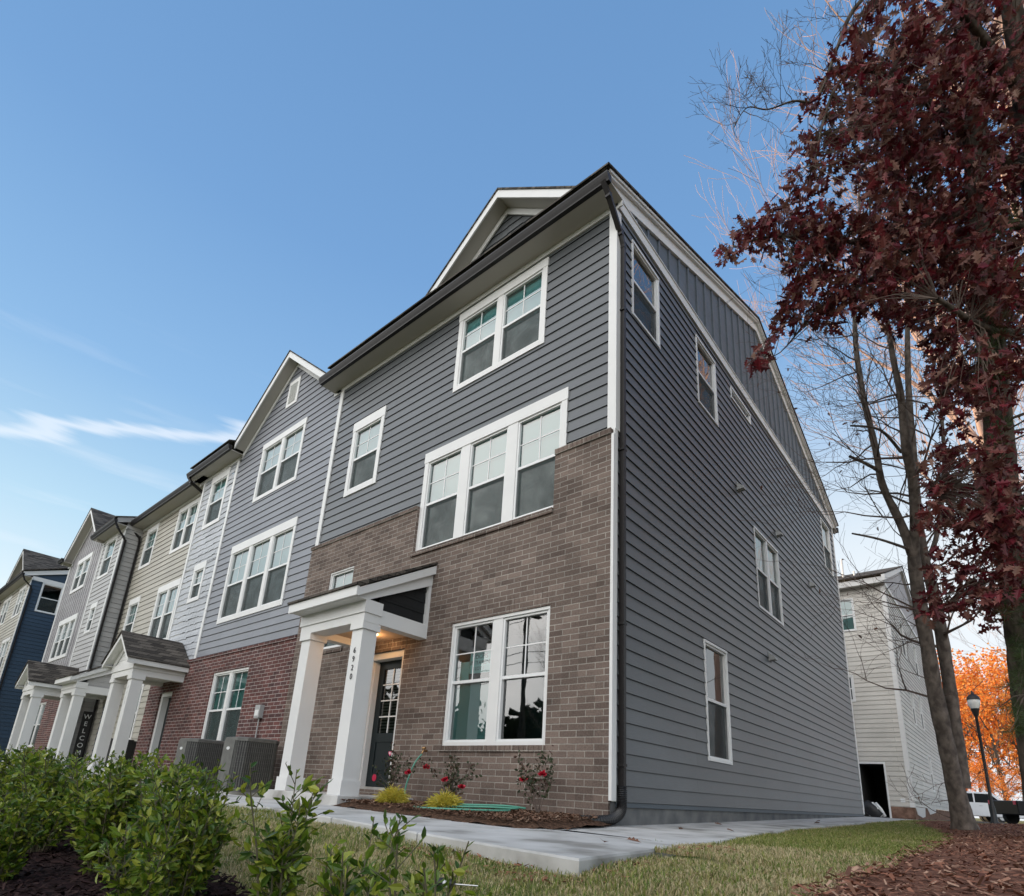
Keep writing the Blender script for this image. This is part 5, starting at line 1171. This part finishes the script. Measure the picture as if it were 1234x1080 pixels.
# ------------------------------------------------------------------ trees
def poly_tube(mb, guide, sides=12, k=5, rough=.0, seed=0):
    """guide: list of (px, py, t, radius) in photo position + distance"""
    rs = random.Random(seed); pts = [at(a, b, c) for a, b, c, d in guide]; sp_ = smooth_path(pts, k); rad = []
    for i in range(len(sp_)):
        u = i/k; j = min(len(guide)-2, int(u)); rad.append((guide[j][3]+(guide[j+1][3]-guide[j][3])*(u-j))*(1+rs.uniform(-rough, rough)))
    mb.tube(sp_, rad, sides, cap=False); return sp_, rad
# near bare tree with twin trunks
tb = at(1166, 992, 9.2); tb.z = gz(tb.x, tb.y)
T1 = thing('bare_tree', 'grey-barked leafless tree with forked twin trunks beside the rear lawn', 'tree', tb)
mb = MB(); rs = random.Random(5); tips = []
trA = [(1164, 1004, 9.2, .22), (1159, 983, 9.2, .155), (1150, 943, 9.2, .125), (1137, 882, 9.2, .115), (1126, 830, 9.25, .11), (1118, 780, 9.3, .105), (1108, 725, 9.3, .10), (1101, 670, 9.3, .095)]
g1 = [(1101, 670, 9.3, .085), (1086, 632, 9.3, .065), (1064, 586, 9.35, .055), (1057, 551, 9.4, .050), (1048, 510, 9.45, .048), (1041, 481, 9.5, .046), (1032, 424, 9.6, .040), (1030, 375, 9.7, .034), (1032, 330, 9.8, .028), (1036, 250, 9.9, .018), (1030, 170, 10, .008)]
g2 = [(1101, 670, 9.3, .08), (1103, 630, 9.2, .075), (1100, 580, 9.1, .07), (1093, 545, 9.0, .068), (1089, 512, 9.0, .062), (1085, 474, 9.0, .05), (1076, 431, 9.0, .042), (1068, 380, 9.0, .032), (1052, 320, 9.0, .02), (1042, 260, 9, .01)]
g3 = [(1160, 950, 9.3, .12), (1152, 882, 9.5, .10), (1137, 780, 9.7, .095), (1127, 725, 9.8, .085), (1116, 680, 9.8, .07), (1108, 630, 9.8, .06), (1100, 540, 9.9, .055), (1094, 445, 10, .045), (1095, 330, 10, .03), (1104, 230, 10, .015)]
g4 = [(1116, 680, 9.9, .045), (1130, 640, 10, .04), (1138, 560, 10, .035), (1135, 480, 10.1, .025), (1150, 400, 10.2, .015)]
allp = []
for k, gd in enumerate((trA, g1, g2, g3, g4)): 
    p_, r_2 = poly_tube(mb, gd, 12, 5, .06, k); allp.append((p_, r_2))
for gd in ([(1096, 662, 9.3, .025), (1060, 650, 8.9, .018), (1027, 643, 8.7, .013)], [(1060, 568, 9.3, .028), (1042, 558, 9, .024), (1024, 550, 8.8, .020)], [(1086, 545, 9.2, .026), (1060, 518, 9, .02), (1025, 513, 8.8, .014)]): poly_tube(mb, gd, 7, 5)
mb.build('trunk', M['bark_light'], T1, smooth=True)
mb = MB()
for p_, r_2 in allp[1:]:
    for i in range(6, len(p_)):
        if rs.random() < .62:
            d = rv(rs); d = (d+rt*-.25+Vector((0, 0, .35))).normalized(); branch(mb, p_[i], d, rs.uniform(.6, 1.35)*(1.1-i/len(p_)*.4), r_2[i]*.30, 3, rs, tips, .05, 2, .75, .3, .0022, 4)
for i in range(4, len(allp[0][0])):
    if rs.random() < .22: branch(mb, allp[0][0][i], (rt*rs.choice((-1, -1, 1))+rv(rs)*.5), rs.uniform(.3, .7), .010, 2, rs, tips, .05, 2, .7, .3, .003, 4)
mb.build('branch', M['twig'], T1)
lf = MB()
for p, d in tips:
    if rs.random() < .05: add_leaf(lf, p, rv(rs), rv(rs), .09, .05, 'lobed')
lf.build('foliage', M['brown_leaf'], T1)

# maroon oak, trunk hidden at the right
ob = at(1300, 1010, 7.4); ob.z = gz(ob.x, ob.y)
T2 = thing('oak_tree', 'oak holding dark maroon leaves, filling the upper right corner', 'tree', ob)
mb = MB(); rs = random.Random(11)
tr_ = [(1300, 1020, 7.4, .24), (1290, 800, 7.4, .20), (1275, 550, 7.3, .17), (1255, 300, 7.2, .14), (1230, 80, 7.0, .11), (1190, -160, 7.0, .07), (1150, -380, 7.2, .04)]
limbs = [tr_, [(1262, 390, 7.2, .08), (1180, 330, 7.0, .06), (1090, 300, 6.8, .04), (1000, 290, 6.7, .022), (930, 285, 6.6, .012), (884, 298, 6.5, .006)],
         [(1245, 220, 7.1, .08), (1150, 150, 6.8, .05), (1070, 90, 6.5, .03), (1010, 100, 6.4, .015), (980, 200, 6.3, .008)],
         [(1252, 280, 7.2, .07), (1150, 260, 7.4, .05), (1060, 330, 7.3, .03), (990, 370, 7.1, .015), (940, 425, 7.0, .006), (915, 428, 6.9, .004)],
         [(1280, 620, 7.3, .06), (1220, 600, 7.0, .045), (1160, 585, 6.8, .03), (1120, 590, 6.7, .012)], [(1282, 700, 7.3, .05), (1220, 690, 7.1, .035), (1160, 715, 7.0, .02), (1120, 745, 6.9, .008)],
         [(1235, 120, 7, .07), (1180, 40, 6.6, .05), (1120, -20, 6.4, .03), (1060, -60, 6.4, .015)], [(1270, 480, 7.3, .06), (1210, 440, 7.0, .04), (1150, 460, 6.9, .02), (1120, 500, 6.8, .01)],
         [(1255, 300, 7.2, .07), (1350, 200, 7.2, .05), (1430, 120, 7.2, .03)], [(1275, 550, 7.3, .05), (1360, 500, 7.3, .04), (1420, 480, 7.3, .02)], [(1262, 390, 7.2, .06), (1200, 400, 6.2, .04), (1130, 360, 5.8, .02)]]
limbs.append([(1080, -40, 6.6, .03), (1030, 10, 6.5, .022), (1008, 60, 6.4, .018), (985, 118, 6.4, .014), (955, 122, 6.4, .011), (925, 132, 6.4, .008), (900, 130, 6.4, .006), (884, 155, 6.4, .003)])
anchors = []
for k, gd in enumerate(limbs):
    p_, r_2 = poly_tube(mb, gd, 10 if k == 0 else 6, 5, .05, k); anchors += p_[2:]
blobs = [(886, 302, 16, 10, 6), (915, 283, 26, 18, 14), (950, 268, 30, 22, 18), (985, 255, 30, 25, 18), (975, 300, 40, 24, 22), (1015, 300, 40, 40, 34), (960, 215, 26, 14, 8), (985, 170, 26, 40, 14), (1000, 120, 22, 45, 12), (1035, 60, 30, 40, 14), (1075, 30, 40, 40, 26), (1055, 110, 40, 40, 34), (1060, 180, 50, 50, 58), (1110, 120, 60, 70, 84), (1120, 230, 70, 60, 90), (1180, 60, 70, 70, 90), (1190, 180, 60, 80, 84), (1200, 300, 50, 70, 56),
         (1080, 290, 50, 40, 44), (1140, 320, 50, 40, 44), (985, 345, 34, 22, 17), (965, 378, 22, 18, 12), (1010, 370, 28, 22, 14), (1050, 350, 44, 30, 26), (913, 430, 6, 12, 5), (940, 400, 8, 6, 2), (1110, 380, 50, 30, 24), (1150, 420, 40, 40, 24), (1210, 420, 40, 60, 30), (1150, 480, 30, 40, 18), (1140, 560, 26, 26, 12), (1175, 590, 50, 40, 34), (1140, 620, 34, 24, 16), (1215, 640, 34, 60, 26), (1165, 680, 40, 30, 22), (1150, 725, 34, 16, 12), (1195, 730, 26, 20, 10), (1120, 330, 90, 60, 30),
         (1300, 100, 70, 160, 60), (1320, 350, 60, 120, 40), (1188, 452, 26, 40, 16), (1196, 540, 22, 40, 14), (1205, 625, 24, 40, 16), (1196, 345, 30, 40, 18), (1215, 700, 22, 30, 8), (1150, -80, 120, 60, 60), (1290, -100, 120, 90, 60), (1330, 600, 60, 100, 26)]
lf = MB(); bark = mb; twg = MB()
for bx, by, rx, ry, n in blobs:
    for i in range(int(n*(1.6 if bx > 1040 else 1.25))):
        a = rs.uniform(0, 6.28); q = rs.random()**.5; t_ = rs.uniform(5.7, 6.25) if bx in (1188, 1196, 1205, 1215) else rs.uniform(5.9, 7.8) if bx > 1040 else rs.uniform(6.2, 7.0)
        c = at(bx+math.cos(a)*rx*q*1.05, by+math.sin(a)*ry*q*1.05, t_)
        an = min(anchors, key=lambda p: (p-c).length); mid_ = an.lerp(c, .5)+rv(rs)*.06+Vector((0, 0, .05)); twg.tube([an, mid_, c], [.006, .004, .002], 3, cap=False)
        for k in range(rs.randint(6, 10)):
            p = c+rv(rs)*rs.uniform(.0, .15); d = (rv(rs)+Vector((0, 0, -.55))).normalized(); L = rs.uniform(.05, .17); add_leaf(lf, p, d, rv(rs), L, L*rs.uniform(.5, .8), 'lobed')
for q_ in anchors[-34:]:
    if rs.random() < .75: branch(twg, q_, (rv(rs)-rt*.3+Vector((0, 0, .4))).normalized(), rs.uniform(.16, .38), .005, 3, rs, [], .06, 2, .8, .3, .0016, 3)
bark.build('trunk', M['bark'], T2, smooth=True); twg.build('branch', M['twig'], T2); lf.build('foliage', M['oak'], T2)

# pine at the right edge
pb = at(1262, 1008, 6.6); pb.z = gz(pb.x, pb.y)
T3 = thing('pine_tree', 'rough-barked pine trunk with green needle tufts at the right edge', 'tree', pb)
mb = MB(); gd = [(1266, 1025, 6.6, .22), (1260, 985, 6.6, .17), (1241, 850, 6.6, .155), (1228, 740, 6.6, .15), (1216, 640, 6.6, .145), (1206, 550, 6.6, .14), (1197, 440, 6.6, .13), (1185, 330, 6.7, .13), (1176, 220, 6.8, .11), (1172, 60, 7, .09), (1170, -150, 7.2, .06)]
pp3, rr3 = poly_tube(mb, gd, 18, 8, .05, 3); 
nl = MB(); br3 = MB(); rs = random.Random(17)
for (bx, by, n) in ((1192, 405, 5), (1196, 450, 6), (1204, 500, 4), (1200, 370, 4), (1232, 330, 4), (1212, 270, 2), (1225, 800, 5), (1216, 840, 4), (1236, 770, 4), (1230, 870, 2), (1222, 620, 2), (1190, 340, 2), (1224, 720, 4), (1232, 880, 5), (1228, 680, 3), (1200, 540, 3), (1290, 500, 8), (1300, 300, 8), (1280, 800, 8)):
    for i in range(n):
        c = at(bx+rs.uniform(-16, 16), by+rs.uniform(-20, 20), rs.uniform(5.9, 6.4)); an = min(pp3, key=lambda p: (p-c).length)
        br3.tube([an, an.lerp(c, .5)+Vector((0, 0, .04)), c], [.012, .008, .004], 4, cap=False); ax = (c-an).normalized()
        for k in range(120):
            d = (ax*.5+rv(rs)*.9+Vector((0, 0, .15))).normalized(); add_leaf(nl, c-ax*rs.uniform(0, .22), d, rv(rs), rs.uniform(.10, .17), .0035, 'strip')
mb.build('trunk', M['bark'], T3, smooth=True); br3.build('branch', M['twig'], T3); nl.build('needles', M['pine'], T3)

# bare sunlit trees farther back
def make_bare(seed, h, material, name_label, loc, group=None, depth=5, kids=3, minr=.006):
    rs = random.Random(seed); o = thing('bare_tree', name_label, 'tree', loc, group); base = Vector(loc); mb = MB(); tips = []
    pts = [base+Vector((0, 0, -.2))]; q = base.copy(); d = Vector((0, 0, 1))
    for i in range(6): d = (d+rv(rs)*.08).normalized(); q = q+d*h*.11; pts.append(q.copy())
    mb.tube(pts, [h*.0115*(1-.09*i) for i in range(7)], 9, cap=False)
    tw = MB()
    for k in range(5):
        a = k*1.256+rs.uniform(-.4, .4); st_ = pts[3+k % 4]; branch(tw, st_, Vector((math.cos(a)*.50, math.sin(a)*.50, 1.0)), h*.27, h*.0050, depth-1, rs, tips, .10, kids, .62, .22, minr, 6)
    branch(tw, pts[-1], d, h*.30, h*.0065, depth-1, rs, tips, .12, kids, .6, .2, minr, 6)
    mb.build('trunk', material, o, smooth=True); tw.build('branch', material, o); return o
gb = 'bare trees behind the houses'
b1 = at(1030, 985, 21); b1.z = .1
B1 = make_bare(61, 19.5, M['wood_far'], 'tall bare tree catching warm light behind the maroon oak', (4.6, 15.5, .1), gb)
def place_copy(src, x, y, z, rot, sc, lab, grp):
    c = copy_tree(src); c.location = (x, y, z); c.rotation_euler = (0, 0, rot); c.scale = (sc, sc, sc); c['label'] = lab; c['group'] = grp; return c
place_copy(B1, 8.2, 22, .1, 2.0, 1.0, 'bare tree seen through the gap between oak and twin-trunk tree', gb)
place_copy(B1, 6.5, 34, .1, 4.0, .75, 'bare tree standing behind the cream townhouse', gb)
place_copy(B1, 5.0, 10.3, .1, 1.1, 1.08, 'bare tree hidden behind the pine trunk', gb)
# trees across the street and beside the lot: seen only as reflections in the panes
gr_ = 'bare trees mirrored in the side windows'
for i, (x, y, r__, sc) in enumerate(((16, 4, .5, .85), (18, -2, 2.2, .8), (15, 10, 3.3, .9), (20, 8, 4.4, .95))): place_copy(B1, x, y, 0, r__, sc, ('bare tree straight out from the side window nearest the front', 'bare tree diagonally out from the front corner of the end house', 'bare tree out from the paired windows in the side wall', 'tallest bare tree beyond the side lawn, farthest from the wall')[i], gr_)
gs_ = 'bare trees across the street'
for i, (x, y, r__, sc) in enumerate(((-6, -30, .5, .6), (2, -33, 2.2, .68), (-14, -32, 3.3, .64), (-24, -34, 4.4, .6), (10, -30, 5.4, .68))): place_copy(B1, x, y, -1.2, r__, sc, ('bare tree straight across the street from the red brick front', 'bare tree across the street from the end house', 'bare tree across the street from the beige townhouse', 'bare tree across the street from the navy townhouse', 'bare tree across the street beyond the end of the row')[i], gs_)

# orange autumn trees
def autumn(seed, h, lab, loc, grp, cw=.30):
    rs = random.Random(seed); base = Vector(loc); o = thing('autumn_tree', lab, 'tree', base, grp); mb = MB(); tips = []; tw = MB()
    top = base+Vector((rs.uniform(-.5, .5), rs.uniform(-.5, .5), h*.55)); mb.tube([base+Vector((0, 0, -.3)), base.lerp(top, .5)+rv(rs)*.2, top], [h*.016, h*.012, h*.008], 8, cap=False)
    for k in range(11):
        st_ = base.lerp(top, .35+.65*k/10); a = rs.uniform(0, 6.28); branch(tw, st_, Vector((math.cos(a), math.sin(a), .6)), h*.26, h*.006, 2, rs, tips, .10, 3, .6, .2, .012, 4)
    lf = MB()
    for p, d in tips:
        for k in range(24): add_leaf(lf, p+rv(rs)*rs.uniform(0, h*.065), rv(rs), rv(rs), rs.uniform(.16, .30), .2)
    mb.build('trunk', M['bark'], o, smooth=True); tw.build('branch', M['bark'], o); lf.build('foliage', M['orange'], o); return o
go = 'orange autumn trees beyond the parking lot'
A1 = autumn(71, 16, 'orange-leaved autumn tree directly behind the lamp post', at(1168, 985, 56)*1, go)
A1.location.z = 0
A2 = autumn(72, 14.5, 'orange-leaved autumn tree right of the lamp post, lower crown', at(1220, 985, 52), go); A2.location.z = 0
for i, (px, t_, sc, src, lab) in enumerate(((1140, 62, 1.12, A1, 'orange autumn tree at the left of the glowing grove, by the bare trunk'), (1200, 66, 1.25, A2, 'orange autumn tree deep in the grove behind the lamp globe'), (1245, 60, 1.2, A1, 'orange autumn tree partly hidden by the pine trunk'), (1110, 70, 1.0, A2, 'orange autumn tree mostly hidden by the cream townhouse'), (1165, 74, 1.35, A1, 'farthest orange tree, filling gaps in the grove'), (1280, 70, 1.1, A2, 'orange autumn tree just right of the pine trunk'), (1330, 62, 1.0, A1, 'orange autumn tree beyond the right edge'), (1150, 50, .38, A2, 'low orange bush behind the white car'), (1185, 52, .36, A1, 'low brownish orange bush left of the pickup'), (1215, 47, .36, A2, 'low orange bush above the black pickup'))):
    p = at(px, 985, t_); c = copy_tree(src); c.location = (p.x, p.y, 0); c.rotation_euler = (0, 0, i*1.3); c.scale = (sc, sc, sc); c['label'] = lab

# wood added far to the left, out of view behind the row: it keeps the low sun off the lower storeys
rs = random.Random(99); wd = MB()
y = -90.0
while y < 37:
    x = -95+rs.uniform(-3, 3); h = 18.0+rs.uniform(-.8, 1.2)
    wd.lathe((x, y, -2), [(5, 0), (5.6, h*.4), (5.0, h*.75), (3.6, h*.93), (0.1, h+2)], 9); y += 4.2
for k in range(9000):
    c = Vector((-95+rs.uniform(-7, 7), rs.uniform(-93, 39), rs.uniform(-1, 18.5))); add_leaf(wd, c, rv(rs), rv(rs), 1.6, 1.2)
o = wd.build('offscreen_wood', mat('sun-blocking wood', (.05, .05, .025), .95, .1), kind='stuff'); tag(o, 'unseen line of trees beyond the left end of the row, added to block low sun', 'wood')

# utility pole and wires across the street, mirrored in the ground-floor panes
up_o = thing('utility_pole', 'wooden utility pole with a crossarm and sagging wires across the street', 'utility pole', (-15.8, -17.5, -1.2))
mb = MB(); mb.tube([(-15.8, -17.5, -1.3), (-15.8, -17.5, 4), (-15.75, -17.5, 10.5)], [.17, .15, .12], 12); mb.build('pole', M['bark'], up_o)
mb = MB(); mb.box(-15.9, -15.65, -18.6, -16.4, 9.5, 9.62); mb.build('crossarm', M['bark'], up_o)
for yy, z0_ in ((-18.5, 9.7), (-17.5, 10.4), (-16.5, 9.7), (-17.4, 7.4), (-17.3, 6.8), (-17.6, 6.2)):
    mb = MB(); mb.tube([(-15.8+k*3.4, yy, z0_-.9*(1-((k % 10)/5-1)**2)) for k in range(-10, 11)], .018, 4); mb.build('wire', M['black'], up_o)

rs = random.Random(101); wd = MB()
for k in range(16000):
    x = rs.uniform(-75, 45); hh = 8.5+2.2*noise.noise(Vector((x*.12, 3, 0)))+1.2*noise.noise(Vector((x*.5, 9, 0)))
    c = Vector((x, -38+rs.uniform(-2.5, 2.5), -1.5+rs.random()**.8*hh)); add_leaf(wd, c, rv(rs), rv(rs), 1.1, .8)
o = wd.build('offscreen_wood', mat('hedgerow', (.045, .05, .022), .95, .1), kind='stuff'); tag(o, 'dark belt of trees across the street, behind the camera', 'wood')
